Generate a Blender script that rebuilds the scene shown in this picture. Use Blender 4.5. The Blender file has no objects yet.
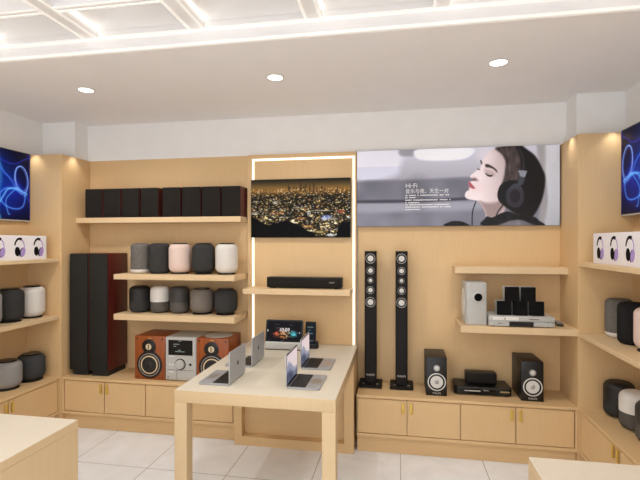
import bpy, bmesh, math, random
import numpy as np
from mathutils import Matrix, Vector
random.seed(7)
PI = math.pi
SC = bpy.context.scene
COL = SC.collection

# ------------------------------------------------------------------ helpers
def lin(c):
    return tuple(((v/255.0)/12.92 if v/255.0 <= 0.04045 else ((v/255.0+0.055)/1.055)**2.4) for v in c)

def nlin(a):
    return np.where(a <= 0.04045, a/12.92, ((np.maximum(a, 0)+0.055)/1.055)**2.4)

def new_mat(name):
    m = bpy.data.materials.new(name); m.use_nodes = True
    nt = m.node_tree; b = nt.nodes.get('Principled BSDF')
    return m, nt, b

def mat(name, col, rough=0.5, metal=0.0, emit=None, es=0.0, spec=0.5, var=0.0, scale=60.0, bump=0.0, stretch=(1, 1, 1)):
    m, nt, b = new_mat(name)
    c = lin(col) + (1,)
    b.inputs['Base Color'].default_value = c
    b.inputs['Roughness'].default_value = rough
    b.inputs['Metallic'].default_value = metal
    b.inputs['Specular IOR Level'].default_value = spec
    if emit:
        b.inputs['Emission Color'].default_value = lin(emit) + (1,)
        b.inputs['Emission Strength'].default_value = es
    if var > 0 or bump > 0:
        tc = nt.nodes.new('ShaderNodeTexCoord'); mp = nt.nodes.new('ShaderNodeMapping')
        mp.inputs['Scale'].default_value = stretch
        nz = nt.nodes.new('ShaderNodeTexNoise'); nz.inputs['Scale'].default_value = scale
        nz.inputs['Detail'].default_value = 4
        nt.links.new(tc.outputs['Object'], mp.inputs['Vector'])
        nt.links.new(mp.outputs['Vector'], nz.inputs['Vector'])
        if var > 0:
            rp = nt.nodes.new('ShaderNodeValToRGB')
            rp.color_ramp.elements[0].position = 0.3; rp.color_ramp.elements[1].position = 0.7
            rp.color_ramp.elements[0].color = tuple(v*(1-var) for v in c[:3]) + (1,)
            rp.color_ramp.elements[1].color = tuple(min(1, v*(1+var)) for v in c[:3]) + (1,)
            nt.links.new(nz.outputs['Fac'], rp.inputs['Fac'])
            nt.links.new(rp.outputs['Color'], b.inputs['Base Color'])
        if bump > 0:
            bp = nt.nodes.new('ShaderNodeBump'); bp.inputs['Strength'].default_value = bump
            bp.inputs['Distance'].default_value = 0.002
            nt.links.new(nz.outputs['Fac'], bp.inputs['Height'])
            nt.links.new(bp.outputs['Normal'], b.inputs['Normal'])
    return m

def wood(name, col, grain='z', var=0.022, rough=0.45):
    st = {'x': (1.2, 28, 28), 'y': (28, 1.2, 28), 'z': (28, 28, 1.2)}[grain]
    return mat(name, col, rough=rough, var=var, scale=3.2, stretch=st, spec=0.35)

def glow_mat(name, strength=1.0, rough=0.35):
    m, nt, b = new_mat(name)
    at = nt.nodes.new('ShaderNodeAttribute'); at.attribute_name = 'paint'
    b.inputs['Base Color'].default_value = (0.002, 0.002, 0.002, 1)
    b.inputs['Roughness'].default_value = rough
    b.inputs['Specular IOR Level'].default_value = 0.06
    nt.links.new(at.outputs['Color'], b.inputs['Emission Color'])
    b.inputs['Emission Strength'].default_value = strength
    return m

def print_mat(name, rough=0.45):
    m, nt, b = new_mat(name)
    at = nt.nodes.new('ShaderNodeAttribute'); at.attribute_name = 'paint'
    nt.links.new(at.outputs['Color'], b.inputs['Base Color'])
    nt.links.new(at.outputs['Color'], b.inputs['Emission Color']); b.inputs['Emission Strength'].default_value = 0.17   # faint glow added to brighten the print
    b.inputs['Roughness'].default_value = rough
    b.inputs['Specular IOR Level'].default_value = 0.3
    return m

def merge(bm, tmp, mi=0):
    for f in tmp.faces: f.material_index = mi
    me = bpy.data.meshes.new('tmp'); tmp.to_mesh(me); tmp.free()
    bm.from_mesh(me); bpy.data.meshes.remove(me)

def box(bm, x0, x1, y0, y1, z0, z1, bev=0.0, seg=2, mi=0):
    t = bmesh.new()
    bmesh.ops.create_cube(t, size=1)
    for v in t.verts:
        v.co = ((x0+x1)/2+v.co.x*(x1-x0), (y0+y1)/2+v.co.y*(y1-y0), (z0+z1)/2+v.co.z*(z1-z0))
    if bev > 0:
        bmesh.ops.bevel(t, geom=list(t.edges), offset=bev, segments=seg, profile=0.5, affect='EDGES')
    merge(bm, t, mi)
    return bm

AX = {'z': Matrix.Identity(4), '-y': Matrix.Rotation(PI/2, 4, 'X'), 'x': Matrix.Rotation(PI/2, 4, 'Y'), '-x': Matrix.Rotation(-PI/2, 4, 'Y')}

def lathe(bm, prof, c=(0, 0, 0), axis='z', segs=40, mi=0, sx=1.0):
    """surface of revolution of (radius, height) pairs; axis is the direction heights grow"""
    t = bmesh.new(); rings = []
    for r, h in prof:
        if r < 1e-6: rings.append([t.verts.new((0, 0, h))])
        else: rings.append([t.verts.new((r*sx*math.cos(2*PI*i/segs), r*math.sin(2*PI*i/segs), h)) for i in range(segs)])
    for a, b in zip(rings, rings[1:]):
        for i in range(segs):
            j = (i+1) % segs
            if len(a) == 1 and len(b) == 1: continue
            if len(a) == 1: t.faces.new((a[0], b[i], b[j]))
            elif len(b) == 1: t.faces.new((a[i], a[j], b[0]))
            else: t.faces.new((a[i], a[j], b[j], b[i]))
    bmesh.ops.recalc_face_normals(t, faces=list(t.faces))
    M = Matrix.Translation(c) @ AX[axis]
    bmesh.ops.transform(t, matrix=M, verts=list(t.verts))
    merge(bm, t, mi)
    return bm

def disc(bm, c, r, d, axis='-y', segs=32, mi=0):
    return lathe(bm, [(0, 0), (r, 0), (r, d*0.7), (r-d*0.3 if r > d else r*0.8, d), (0, d)], c, axis, segs, mi)

def ring(bm, c, r0, r1, d, axis='-y', segs=40, mi=0):
    return lathe(bm, [(r0, 0), (r1, 0), (r1, d*0.7), ((r1+r0)/2, d), (r0, d*0.7), (r0, 0)], c, axis, segs, mi)

def prism(bm, pts, M, d, mi=0):
    """polygon in local xy extruded d along local z, then moved by M"""
    t = bmesh.new()
    vs = [t.verts.new((p[0], p[1], 0)) for p in pts]
    f = t.faces.new(vs)
    r = bmesh.ops.extrude_face_region(t, geom=[f])
    for g in r['geom']:
        if isinstance(g, bmesh.types.BMVert): g.co.z += d
    bmesh.ops.recalc_face_normals(t, faces=list(t.faces))
    bmesh.ops.transform(t, matrix=M, verts=list(t.verts))
    merge(bm, t, mi)
    return bm

def rrect(w, h, r, n=6):
    pts = []
    for cx, cy, a0 in ((w/2-r, h/2-r, 0), (-w/2+r, h/2-r, 90), (-w/2+r, -h/2+r, 180), (w/2-r, -h/2+r, 270)):
        for k in range(n+1):
            a = math.radians(a0+90*k/n); pts.append((cx+r*math.cos(a), cy+r*math.sin(a)))
    return pts

def obj(name, bm, mats, parent=None, loc=None, rot=None, label=None, smooth=True):
    me = bpy.data.meshes.new(name); bm.to_mesh(me); bm.free()
    for m in (mats if isinstance(mats, (list, tuple)) else [mats]): me.materials.append(m)
    if smooth:
        me.shade_smooth(); me.set_sharp_from_angle(angle=math.radians(35))
    o = bpy.data.objects.new(name, me); COL.objects.link(o)
    if parent: o.parent = parent
    if loc: o.location = loc
    if rot: o.rotation_euler = rot
    if label: o['label'] = label
    return o

def tag(o, label, cat, group=None):
    o['label'] = label; o['category'] = cat
    if group: o['group'] = group
    return o

def thing(name, label, cat, loc=(0, 0, 0), rz=0.0, group=None):
    o = bpy.data.objects.new(name, None); COL.objects.link(o)
    o.empty_display_size = 0.05
    o.location = loc; o.rotation_euler = (0, 0, rz)
    return tag(o, label, cat, group)

def struct(name, bm, m, parent=None, smooth=False):
    o = obj(name, bm, m, parent, smooth=smooth)
    if not parent: o['kind'] = 'structure'
    return o

def dup(root, loc, label, rz=None, group=None):
    r = root.copy(); COL.objects.link(r); r.location = loc; r['label'] = label
    if rz is not None: r.rotation_euler = (0, 0, rz)
    if group: r['group'] = group
    for ch in list(root.children):
        c = ch.copy(); COL.objects.link(c); c.parent = r
        for g in list(ch.children):
            d = g.copy(); COL.objects.link(d); d.parent = c
    return r

def text(name, s, size, loc, m, parent=None, align='CENTER', shear=0.0, rz=0.0, sx=1.0, depth=0.0006, label=None):
    """raised lettering standing upright, facing local -y (turned by rz)"""
    cu = bpy.data.curves.new(name, 'FONT'); cu.body = s; cu.size = size
    cu.align_x = align; cu.align_y = 'CENTER'; cu.shear = shear; cu.extrude = depth
    to = bpy.data.objects.new(name, cu); COL.objects.link(to)
    bpy.context.view_layer.update()
    dg = bpy.context.evaluated_depsgraph_get()
    me = bpy.data.meshes.new_from_object(to.evaluated_get(dg))
    bpy.data.objects.remove(to); bpy.data.curves.remove(cu)
    me.transform(Matrix.Translation(loc) @ Matrix.Rotation(rz, 4, 'Z') @ Matrix.Rotation(PI/2, 4, 'X') @ Matrix.Diagonal((sx, 1, 1, 1)))
    me.materials.clear(); me.materials.append(m)
    o = bpy.data.objects.new(name, me); COL.objects.link(o)
    if parent: o.parent = parent
    if label: o['label'] = label
    return o

def painted(name, w, h, nx, ny, fn, m, parent, M):
    """flat sheet in local xz (w by h, lower left at 0,0) facing -y, each vertex coloured by fn(u,v) in display rgb"""
    u, v = np.meshgrid(np.linspace(0, w, nx), np.linspace(0, h, ny))
    rgb = nlin(np.clip(fn(u, v), 0, 1)).reshape(-1, 3)
    co = np.stack([u.ravel(), np.zeros(u.size), v.ravel()], 1)
    idx = np.arange(nx*ny).reshape(ny, nx)
    q = np.stack([idx[:-1, :-1], idx[:-1, 1:], idx[1:, 1:], idx[1:, :-1]], -1).reshape(-1, 4)
    me = bpy.data.meshes.new(name)
    me.from_pydata(co.tolist(), [], q.tolist())
    at = me.attributes.new('paint', 'FLOAT_COLOR', 'POINT')
    at.data.foreach_set('color', np.concatenate([rgb, np.ones((len(rgb), 1))], 1).astype(np.float32).ravel())
    me.transform(M); me.materials.append(m); me.update()
    o = bpy.data.objects.new(name, me); COL.objects.link(o)
    if parent: o.parent = parent
    return o

# painting helpers for printed pictures and screens ----------------------------
def smoothpoly(pts, n=4):
    P = np.array(pts); k = len(P); out = []
    for i in range(k):
        p0, p1, p2, p3 = P[i-1], P[i], P[(i+1) % k], P[(i+2) % k]
        for t in np.linspace(0, 1, n, endpoint=False):
            out.append(0.5*((2*p1)+(-p0+p2)*t+(2*p0-5*p1+4*p2-p3)*t*t+(-p0+3*p1-3*p2+p3)*t**3))
    return np.array(out)

def sdf(u, v, pts):
    d = np.full(u.shape, 1e9); ins = np.zeros(u.shape, bool)
    k = len(pts)
    for i in range(k):
        ax, ay = pts[i]; bx, by = pts[(i+1) % k]
        ex, ey = bx-ax, by-ay; L = ex*ex+ey*ey+1e-12
        t = np.clip(((u-ax)*ex+(v-ay)*ey)/L, 0, 1)
        d = np.minimum(d, np.hypot(u-ax-t*ex, v-ay-t*ey))
        c = ((ay > v) != (by > v))
        with np.errstate(divide='ignore', invalid='ignore'):
            xi = ax+(v-ay)*ex/(ey if abs(ey) > 1e-12 else 1e-12)
        ins ^= (c & (u < xi))
    return np.where(ins, -d, d)

def lay(img, mask, col):
    c = np.array(col, float)/255.0
    if c.ndim == 1: c = c[None, None, :]
    return img*(1-mask[..., None])+c*mask[..., None]

def cover(u, v, pts, soft=0.004, smooth=True):
    return np.clip(0.5-sdf(u, v, smoothpoly(pts) if smooth else pts)/(2*soft), 0, 1)

def ell(u, v, cx, cy, rx, ry, soft=0.1, rot=0.0):
    c, s = math.cos(rot), math.sin(rot)
    x = (u-cx)*c+(v-cy)*s; y = -(u-cx)*s+(v-cy)*c
    return np.clip((1-np.hypot(x/rx, y/ry))/soft+0.5, 0, 1)

def vnoise(u, v, f, seed):
    r = np.random.RandomState(seed); T = r.rand(64, 64)
    x, y = u*f, v*f; xi, yi = np.floor(x).astype(int), np.floor(y).astype(int)
    fx, fy = x-xi, y-yi; fx = fx*fx*(3-2*fx); fy = fy*fy*(3-2*fy)
    g = lambda a, b: T[b % 64, a % 64]
    return (g(xi, yi)*(1-fx)+g(xi+1, yi)*fx)*(1-fy)+(g(xi, yi+1)*(1-fx)+g(xi+1, yi+1)*fx)*fy

# ------------------------------------------------------------------ materials
WOODC = (222, 187, 138); WOODT = (210, 184, 144)
Wz = wood('maple_vertical', WOODC, 'z')
Wx = wood('maple_lengthwise', WOODC, 'x')
Wy = wood('maple_crosswise', WOODC, 'y')
Wsx = wood('maple_lit_shelf_lengthwise', (225, 196, 154), 'x')  # same maple, the light on the shelf fronts put into its colour
Wsy = wood('maple_lit_shelf_crosswise', (225, 196, 154), 'y')
Wl = wood('light_maple_vertical', WOODT, 'z')
Wt = wood('maple_top_with_sheen', (213, 203, 184), 'y', 0.02)  # maple with the reflected ceiling light painted into it
PLASTER = mat('warm_white_plaster', (244, 242, 239), 0.9, var=0.015, scale=8)
CEILW = mat('ceiling_paint', (248, 246, 245), 0.9, var=0.01, scale=6)
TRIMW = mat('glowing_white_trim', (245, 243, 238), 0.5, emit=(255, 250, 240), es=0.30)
COVE = mat('cove_light_strip', (250, 248, 240), 0.5, emit=(255, 248, 236), es=3.0)
FILLP = mat('added_fill_panel', (250, 248, 245), 0.6, emit=(255, 252, 250), es=2.5)  # fill light added in the unseen rows of cells
LIDGLOW = mat('faint_glow_lid', (250, 248, 245), 0.6, emit=(255, 250, 242), es=0.12)  # weak glow added so the front cells don't go dark
LEDM = mat('led_diffuser', (255, 250, 240), 0.4, emit=(255, 244, 224), es=1.5)
LAMPM = mat('downlight_lens', (255, 255, 255), 0.4, emit=(255, 250, 240), es=4.0)
BLACK = mat('black_plastic', (18, 17, 16), 0.42, var=0.1, scale=90)
GLOSSB = mat('gloss_black', (14, 14, 14), 0.28, spec=0.3)
TOWERB = mat('satin_black_lacquer', (26, 23, 21), 0.55, spec=0.2)
CLOTHB = mat('charcoal_grille_cloth', (40, 37, 34), 0.95, var=0.12, scale=420, bump=0.2, spec=0.1)
CLOTHG = mat('slate_grille_cloth', (47, 45, 41), 0.95, var=0.10, scale=420, bump=0.2, spec=0.1)
MAHOG = mat('mahogany_veneer', (84, 24, 20), 0.4, var=0.3, scale=5, stretch=(14, 14, 1))
CHERRY = mat('cherry_veneer', (150, 77, 33), 0.4, var=0.22, scale=4, stretch=(14, 14, 1.2))
CHERRYD = mat('dark_cherry_veneer', (140, 62, 30), 0.4, var=0.2, scale=4, stretch=(14, 1.2, 14))
SILV = mat('silver_plastic', (188, 187, 182), 0.38, 0.0, var=0.03, scale=40)
ALU = mat('aluminium', (190, 188, 186), 0.35, 0.75, var=0.03, scale=50)
ALUB = mat('satin_aluminium', (174, 176, 180), 0.42, 0.35, var=0.03, scale=50)
CONE = mat('pale_cone', (214, 212, 206), 0.5, var=0.04, scale=60)
STEEL = mat('steel_ring', (170, 170, 168), 0.3, 0.6)
CREAM = mat('cream_cone_ring', (226, 205, 170), 0.4, 0.1)
RUBBER = mat('dark_rubber', (34, 32, 31), 0.7)
BRASS = mat('brushed_brass', (222, 188, 92), 0.32, 0.55, var=0.05, scale=40)
WHITEP = mat('white_print_board', (240, 236, 238), 0.5, var=0.01, scale=20)
INKB = mat('black_print', (16, 12, 14), 0.7, spec=0.1)
INKL = mat('lilac_print', (172, 146, 208), 0.5, var=0.12, scale=40)
TEXTW = mat('white_lettering', (236, 236, 236), 0.5)
TEXTS = mat('silver_lettering', (205, 203, 198), 0.4)
BLUEKEY = mat('keyboard_grey', (46, 49, 56), 0.5, var=0.1, scale=120)
SCREEN = glow_mat('lit_screen', 1.0)
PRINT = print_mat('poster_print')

def fabric(name, c): return mat(name, c, 0.95, var=0.07, scale=380, bump=0.25, spec=0.1)
F_GREYMEL = mat('melange_grey_fabric', (112, 108, 102), 0.95, var=0.4, scale=160, bump=0.2, spec=0.1)
F_CHAR = fabric('charcoal_fabric', (62, 61, 60)); F_BLACK = fabric('black_fabric', (38, 37, 37))
F_PINK = fabric('blush_fabric', (228, 204, 192)); F_WHITE = fabric('white_fabric', (222, 217, 210))
F_GREY = fabric('warm_grey_fabric', (122, 114, 106)); F_LGREY = fabric('light_grey_fabric', (150, 148, 146))
F_SLATE = fabric('slate_fabric', (70, 71, 72)); F_DGREY = fabric('dark_grey_fabric', (96, 92, 87))
P_BLACK = mat('matt_black_shell', (26, 26, 26), 0.5); P_CHAR = mat('charcoal_shell', (58, 56, 54), 0.5)
P_WHITE = mat('white_shell', (232, 228, 222), 0.45)

# ------------------------------------------------------------------ the room
XL, XR, YB, YF, ZC = -3.28, 1.63, 3.83, -2.6, 2.737     # side walls, back wall, front left open for fill light, ceiling
bm = bmesh.new(); box(bm, -3.45, 1.80, YF, 4.0, -0.06, 0.0)
m, nt, b = new_mat('pale_stone_tiles')
tc = nt.nodes.new('ShaderNodeTexCoord'); sep = nt.nodes.new('ShaderNodeSeparateXYZ')
nt.links.new(tc.outputs['Object'], sep.inputs[0])
def math_node(op, a, v=None, w=None):
    n = nt.nodes.new('ShaderNodeMath'); n.operation = op
    for i, x in enumerate((a, v, w)):
        if x is None: continue
        if isinstance(x, (int, float)): n.inputs[i].default_value = x
        else: nt.links.new(x, n.inputs[i])
    return n.outputs[0]
ds = []
for out, off in ((sep.outputs['X'], 0.006), (sep.outputs['Y'], 2.96)):
    a = math_node('ADD', out, 60.0-off)
    fr = math_node('FRACT', math_node('DIVIDE', a, 0.6))
    ds.append(math_node('MINIMUM', fr, math_node('SUBTRACT', 1.0, fr)))
gap = math_node('LESS_THAN', math_node('MINIMUM', ds[0], ds[1]), 0.0045)
nz = nt.nodes.new('ShaderNodeTexNoise'); nz.inputs['Scale'].default_value = 3.5; nz.inputs['Detail'].default_value = 6
nz.inputs['Distortion'].default_value = 1.5
nt.links.new(tc.outputs['Object'], nz.inputs['Vector'])
rp = nt.nodes.new('ShaderNodeValToRGB')
rp.color_ramp.elements[0].position = 0.3; rp.color_ramp.elements[0].color = lin((234, 236, 238))+(1,)
rp.color_ramp.elements[1].position = 0.65; rp.color_ramp.elements[1].color = lin((244, 246, 249))+(1,)
nt.links.new(nz.outputs['Fac'], rp.inputs['Fac'])
mx = nt.nodes.new('ShaderNodeMix'); mx.data_type = 'RGBA'
nt.links.new(gap, mx.inputs[0]); nt.links.new(rp.outputs['Color'], mx.inputs[6])
mx.inputs[7].default_value = lin((166, 160, 152))+(1,)
nt.links.new(mx.outputs[2], b.inputs['Base Color'])
b.inputs['Roughness'].default_value = 0.28; b.inputs['Specular IOR Level'].default_value = 0.4
struct('floor', bm, m)

bm = bmesh.new(); box(bm, -3.45, 1.80, 3.85, 4.0, 0, 2.40); box(bm, -3.45, 1.80, YB, 4.0, 2.40, 3.05)
struct('wall_back', bm, PLASTER)
bm = bmesh.new(); box(bm, -3.45, XL, YF, 3.85, 0, 3.05)
struct('wall_left', bm, PLASTER)
bm = bmesh.new(); box(bm, XR, 1.80, YF, 3.85, 0, 3.05)
struct('wall_right', bm, PLASTER)
# plaster corner casings above the panelling
bm = bmesh.new(); box(bm, XL, -2.94, 3.66, YB, 2.40, ZC)
struct('trim_1', bm, PLASTER)
bm = bmesh.new(); box(bm, 1.30, XR, 3.63, YB, 2.40, ZC)
struct('trim_2', bm, PLASTER)
# maple panelling: back left, back right, left bay, right bay, and the two corner piers
ZW = 2.40
bm = bmesh.new(); box(bm, -2.915, -1.338, YB, 3.85, 0, ZW); struct('trim_3', bm, Wz)
bm = bmesh.new(); box(bm, -0.352, 1.25, YB, 3.85, 0, ZW); struct('trim_4', bm, Wz)
bm = bmesh.new(); box(bm, XL, -3.254, 0.0, 3.46, 0, ZW); struct('trim_5', bm, Wz)
bm = bmesh.new(); box(bm, 1.60, XR, 0.0, 3.46, 0, ZW); struct('trim_6', bm, Wz)
bm = bmesh.new(); box(bm, XL, -2.915, 3.46, 3.85, 0, ZW, 0.002, 1); struct('trim_7', bm, Wz)
bm = bmesh.new(); box(bm, 1.25, XR, 3.46, 3.85, 0, ZW, 0.002, 1); struct('trim_8', bm, Wz)
# raised centre panel with a shadow gap either side
bm = bmesh.new(); box(bm, -1.326, -0.362, 3.79, 3.85, 0, 2.398, 0.001, 1); struct('trim_9', bm, Wz)

# ceiling: a flat soffit at the back, then a grid of recessed luminous cells
YS = 2.355; ZG = 2.82
bm = bmesh.new(); box(bm, -3.45, 1.80, YS, 4.0, ZC, 3.05)
box(bm, -3.45, 1.80, YF, YS, 3.06, 3.10)
ceil = struct('ceiling', bm, CEILW)
pitch = 0.664; bx = [-1.78+pitch*k for k in range(-2, 6)]; by = [2.02-0.66*k for k in range(0, 7)]
bm = bmesh.new()
for x in bx: box(bm, x-0.042, x+0.042, YF, YS, ZG, ZG+0.045)
for k, y in enumerate(by):
    for x0, x1 in zip([XL-0.1]+bx, bx+[XR+0.1]):
        box(bm, x0+0.042, x1-0.042, y-0.02, y+0.02, ZG, ZG+0.045)
struct('ceiling_grid', bm, CEILW, ceil)
bm = bmesh.new()
t = 0.007
for x in bx:
    for s in (-1, 1): box(bm, x+s*0.040-t, x+s*0.040+t, YF, YS, ZG-0.006, ZG)
for y in by:
    for s in (-1, 1):
        for x0, x1 in zip([XL]+bx, bx+[XR]): box(bm, x0+0.048, x1-0.048, y+s*0.018-0.005, y+s*0.018+0.005, ZG-0.006, ZG)
box(bm, XL, XR, YS-0.012, YS, ZG-0.010, ZG+0.004)
box(bm, XL, XR, YS-0.010, YS+0.012, ZC-0.004, ZC+0.010)
struct('ceiling_edge_trim', bm, TRIMW, ceil)
# rounded white trays above the grid, closed by lids; bright fill panels added in the unseen rows
bm = bmesh.new(); bp_ = bmesh.new(); bd_ = bmesh.new(); bc_ = bmesh.new()
xs = [XL-0.1]+bx+[XR+0.1]; ys = [YS+0.01]+by
for x0, x1 in zip(xs, xs[1:]):
    for y1, y0 in zip(ys, ys[1:]):
        a0, a1, b0, b1 = x0+0.042, x1-0.042, y0+0.02, y1-(0.02 if y1 != ys[0] else 0.012)
        t_ = bmesh.new(); w, d = (a1-a0), (b1-b0)
        lo = rrect(w, d, 0.004, 5); hi = rrect(w, d, min(0.12, d*0.4), 5)
        z0, z1, z2 = ZG+0.045, ZG+0.10, ZG+0.20
        cx, cy = (a0+a1)/2, (b0+b1)/2
        rings_ = []
        for pts, z, sc in ((lo, z0, 1), (hi, z1, 0.995), (hi, z1+0.07, 0.97), (hi, z2, 0.90)):
            rings_.append([t_.verts.new((cx+p[0]*sc, cy+p[1]*sc, z)) for p in pts])
        for A, B_ in zip(rings_, rings_[1:]):
            n = len(A)
            for i in range(n): t_.faces.new((A[i], B_[i], B_[(i+1) % n], A[(i+1) % n]))
        merge(bm, t_)
        t_ = bmesh.new(); t_.faces.new([t_.verts.new((cx+p[0]*0.90, cy+p[1]*0.90, z2)) for p in reversed(hi)]); merge(bd_ if y1 in ys[:2] else bp_, t_)
        if y1 == ys[0]: box(bc_, a0, a0+0.012, b0+0.01, b1-0.01, ZG+0.046, ZG+0.056)
struct('ceiling_tray', bm, CEILW, ceil, smooth=True)
struct('ceiling_fill_panel', bp_, FILLP, ceil)
struct('ceiling_glow_lid', bd_, LIDGLOW, ceil)
struct('ceiling_cove_strip', bc_, COVE, ceil)

# recessed downlights
for x, lab in ((-2.243, 'round recessed downlight over the small box speakers, leftmost of three in the soffit'),
               (-0.822, 'round recessed downlight above the city skyline television, middle of three'),
               (0.598, 'round recessed downlight above the headphone poster, rightmost of three')):
    r = thing('ceiling_downlight', lab, 'ceiling light', (x, 2.905, ZC), 0, 'soffit downlights')
    bm = bmesh.new(); lathe(bm, [(0.050, 0), (0.060, 0), (0.060, 0.003), (0.054, 0.006), (0.050, 0.005), (0.050, 0)], (0, 0, -0.006)); obj('trim_ring', bm, P_WHITE, r)
    bm = bmesh.new(); lathe(bm, [(0, 0), (0.050, 0), (0.050, 0.003), (0, 0.003)], (0, 0, -0.005)); obj('lens', bm, LAMPM, r)

# ------------------------------------------------------------------ fixed joinery
def cabinet(label, loc, rz, w, doors, depth, ztop, left_stile, right_stile, handles, toe=0.04, toe_h=0.13, lift=0.012):
    """base cabinet, front along local x at y=0, facing -y"""
    r = thing('base_cabinet', label, 'cabinet', loc, rz)
    bm = bmesh.new()
    box(bm, 0, w, 0.021, depth, toe_h, ztop)                       # carcass behind the doors
    x0 = doors[0]-0.003 if left_stile else 0; x1 = doors[-1]+0.003 if right_stile else w
    if left_stile: box(bm, 0, x0, 0, 0.021, toe_h, ztop)
    if right_stile: box(bm, x1, w, 0, 0.021, toe_h, ztop)
    box(bm, x0, x1, 0, 0.021, toe_h, toe_h+0.024)
    obj('carcass', bm, Wz, r)
    bm = bmesh.new(); box(bm, 0, w, toe, depth, 0, toe_h); obj('plinth', bm, Wx, r)
    for i, (a, b_) in enumerate(zip(doors, doors[1:])):
        bm = bmesh.new(); box(bm, a+0.0035, b_-0.0035, 0.002, 0.020, toe_h+0.029, ztop-0.006, 0.001, 1)
        d = obj('door', bm, Wz, r)
        hx = (b_-0.030) if i % 2 == 0 else (a+0.030)
        bm = bmesh.new(); box(bm, hx-0.010, hx+0.010, -0.014, -0.006, ztop-0.115+lift, ztop-0.035+lift, 0.003, 2)
        box(bm, hx-0.004, hx+0.004, -0.007, 0.003, ztop-0.110+lift, ztop-0.102+lift); box(bm, hx-0.004, hx+0.004, -0.007, 0.003, ztop-0.048+lift, ztop-0.040+lift)
        obj('handle', bm, BRASS, d, label='brass bar handle')
    return r

FY = 3.465; ZT = 0.45
D_ = YB-FY
cabinet('maple base cabinet under the tall mahogany speakers, at the left end of the back wall', (-2.912, FY, 0), 0, 0.796, [0.023, 0.411, 0.796], D_, 0.428, True, False, 0)
cabinet('maple base cabinet under the cherry bookshelf stereo, left of the long display table', (-2.116, FY, 0), 0, 0.800, [0, 0.393, 0.779], D_, 0.428, False, True, 0)
cabinet('maple base cabinet under the slim black tower speakers, right of the long display table', (-0.328, FY, 0), 0, 0.772, [0.006, 0.382, 0.772], D_, 0.428, True, False, 0)
cabinet('maple base cabinet under the black receiver, at the right end of the back wall', (0.444, FY, 0), 0, 0.804, [0, 0.389, 0.785], D_, 0.428, False, True, 0)
LX, RX = -2.93, 1.255
cabinet('maple base cabinet along the left side wall, under the two squat grey speakers', (LX, 2.42, 0), PI/2, 1.035, [0, 0.52, 1.020], 0.324, 0.428, False, True, 0)
cabinet('maple base cabinet along the left side wall, nearest the open front', (LX, 1.40, 0), PI/2, 1.02, [0.02, 0.51, 1.02], 0.324, 0.428, True, False, 0)
cabinet('maple base cabinet along the right side wall, under the two-tone round speakers', (RX, 3.455, 0), -PI/2, 1.165, [0.020, 0.552, 1.165], 0.345, 0.428, True, False, 0, lift=0.029)
cabinet('maple base cabinet along the right side wall, nearest the open front', (RX, 2.29, 0), -PI/2, 1.02, [0, 0.51, 1.0], 0.345, 0.428, False, True, 0)

def slab(name, x0, x1, y0, y1, z0, z1, label, cat, m, group=None, bev=0.002):
    cx, cy = (x0+x1)/2, (y0+y1)/2
    bm = bmesh.new(); box(bm, x0-cx, x1-cx, y0-cy, y1-cy, 0, z1-z0, bev, 1)
    return tag(obj(name, bm, m, loc=(cx, cy, z0)), label, cat, group)
slab('worktop', -2.915, -1.312, FY-0.003, YB, 0.428, ZT, 'thin maple worktop on the back wall cabinets left of the display table', 'worktop', Wx)
slab('worktop', -0.330, 1.250, FY-0.003, YB, 0.428, ZT, 'thin maple worktop on the back wall cabinets right of the display table', 'worktop', Wx)
slab('worktop', -3.254, LX+0.003, 1.40, 3.46, 0.428, ZT, 'thin maple worktop on the cabinets along the left side wall', 'worktop', Wy)
slab('worktop', RX-0.003, 1.60, 1.27, 3.46, 0.428, ZT, 'thin maple worktop on the cabinets along the right side wall', 'worktop', Wy)
slab('wall_shelf', -2.915, -1.338, 3.643, YB, 1.802, 1.850, 'long high maple shelf carrying a row of eight black box speakers', 'shelf', Wsx, 'wall shelves')
slab('wall_shelf', -2.437, -1.338, 3.50, YB, 1.307, 1.352, 'maple wall shelf carrying tall round speakers with a blush one in the middle', 'shelf', Wsx, 'wall shelves')
slab('wall_shelf', -2.437, -1.338, 3.50, YB, 0.958, 1.008, 'maple wall shelf just above the cherry bookshelf stereo', 'shelf', Wsx, 'wall shelves')
slab('wall_shelf', -1.285, -0.390, 3.55, 3.79, 1.198, 1.243, 'maple wall shelf carrying the black soundbar below the city television', 'shelf', Wsx, 'wall shelves')
slab('wall_shelf', 0.427, 1.250, 3.65, YB, 1.384, 1.437, 'empty maple wall shelf above the silver home theatre set', 'shelf', Wsx, 'wall shelves')
slab('wall_shelf', 0.446, 1.250, 3.46, YB, 0.957, 1.006, 'maple wall shelf carrying the silver home theatre set', 'shelf', Wsx, 'wall shelves')
slab('wall_shelf', -3.254, -2.93, 0.9, 3.46, 1.456, 1.484, 'long maple shelf on the left side wall under the white headphone box', 'shelf', Wsy, 'wall shelves')
slab('wall_shelf', -3.254, -2.93, 0.9, 3.46, 0.955, 0.985, 'long maple shelf on the left side wall with white and charcoal round speakers', 'shelf', Wsy, 'wall shelves')
slab('wall_shelf', 1.255, 1.60, 0.9, 3.46, 1.456, 1.486, 'long maple shelf on the right side wall under the white headphone box', 'shelf', Wsy, 'wall shelves')
slab('wall_shelf', 1.255, 1.60, 0.9, 3.46, 0.953, 0.983, 'long maple shelf on the right side wall with a blush round speaker', 'shelf', Wsy, 'wall shelves')

# glowing strip round the centre panel
r = thing('led_light_strip', 'thin glowing white light strip framing the maple panel around the city television', 'light strip', (-0.8275, 3.79, 0.757))
for nm, x0, x1, z0, z1 in (('upright', -1.281, -1.265, 0.002, 1.603), ('upright', -0.392, -0.376, 0.002, 1.603), ('crosspiece', -1.265, -0.392, 1.587, 1.603)):
    bm = bmesh.new(); box(bm, x0+0.8275, x1+0.8275, -0.004, 0, z0, z1); obj(nm, bm, LEDM, r)

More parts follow.
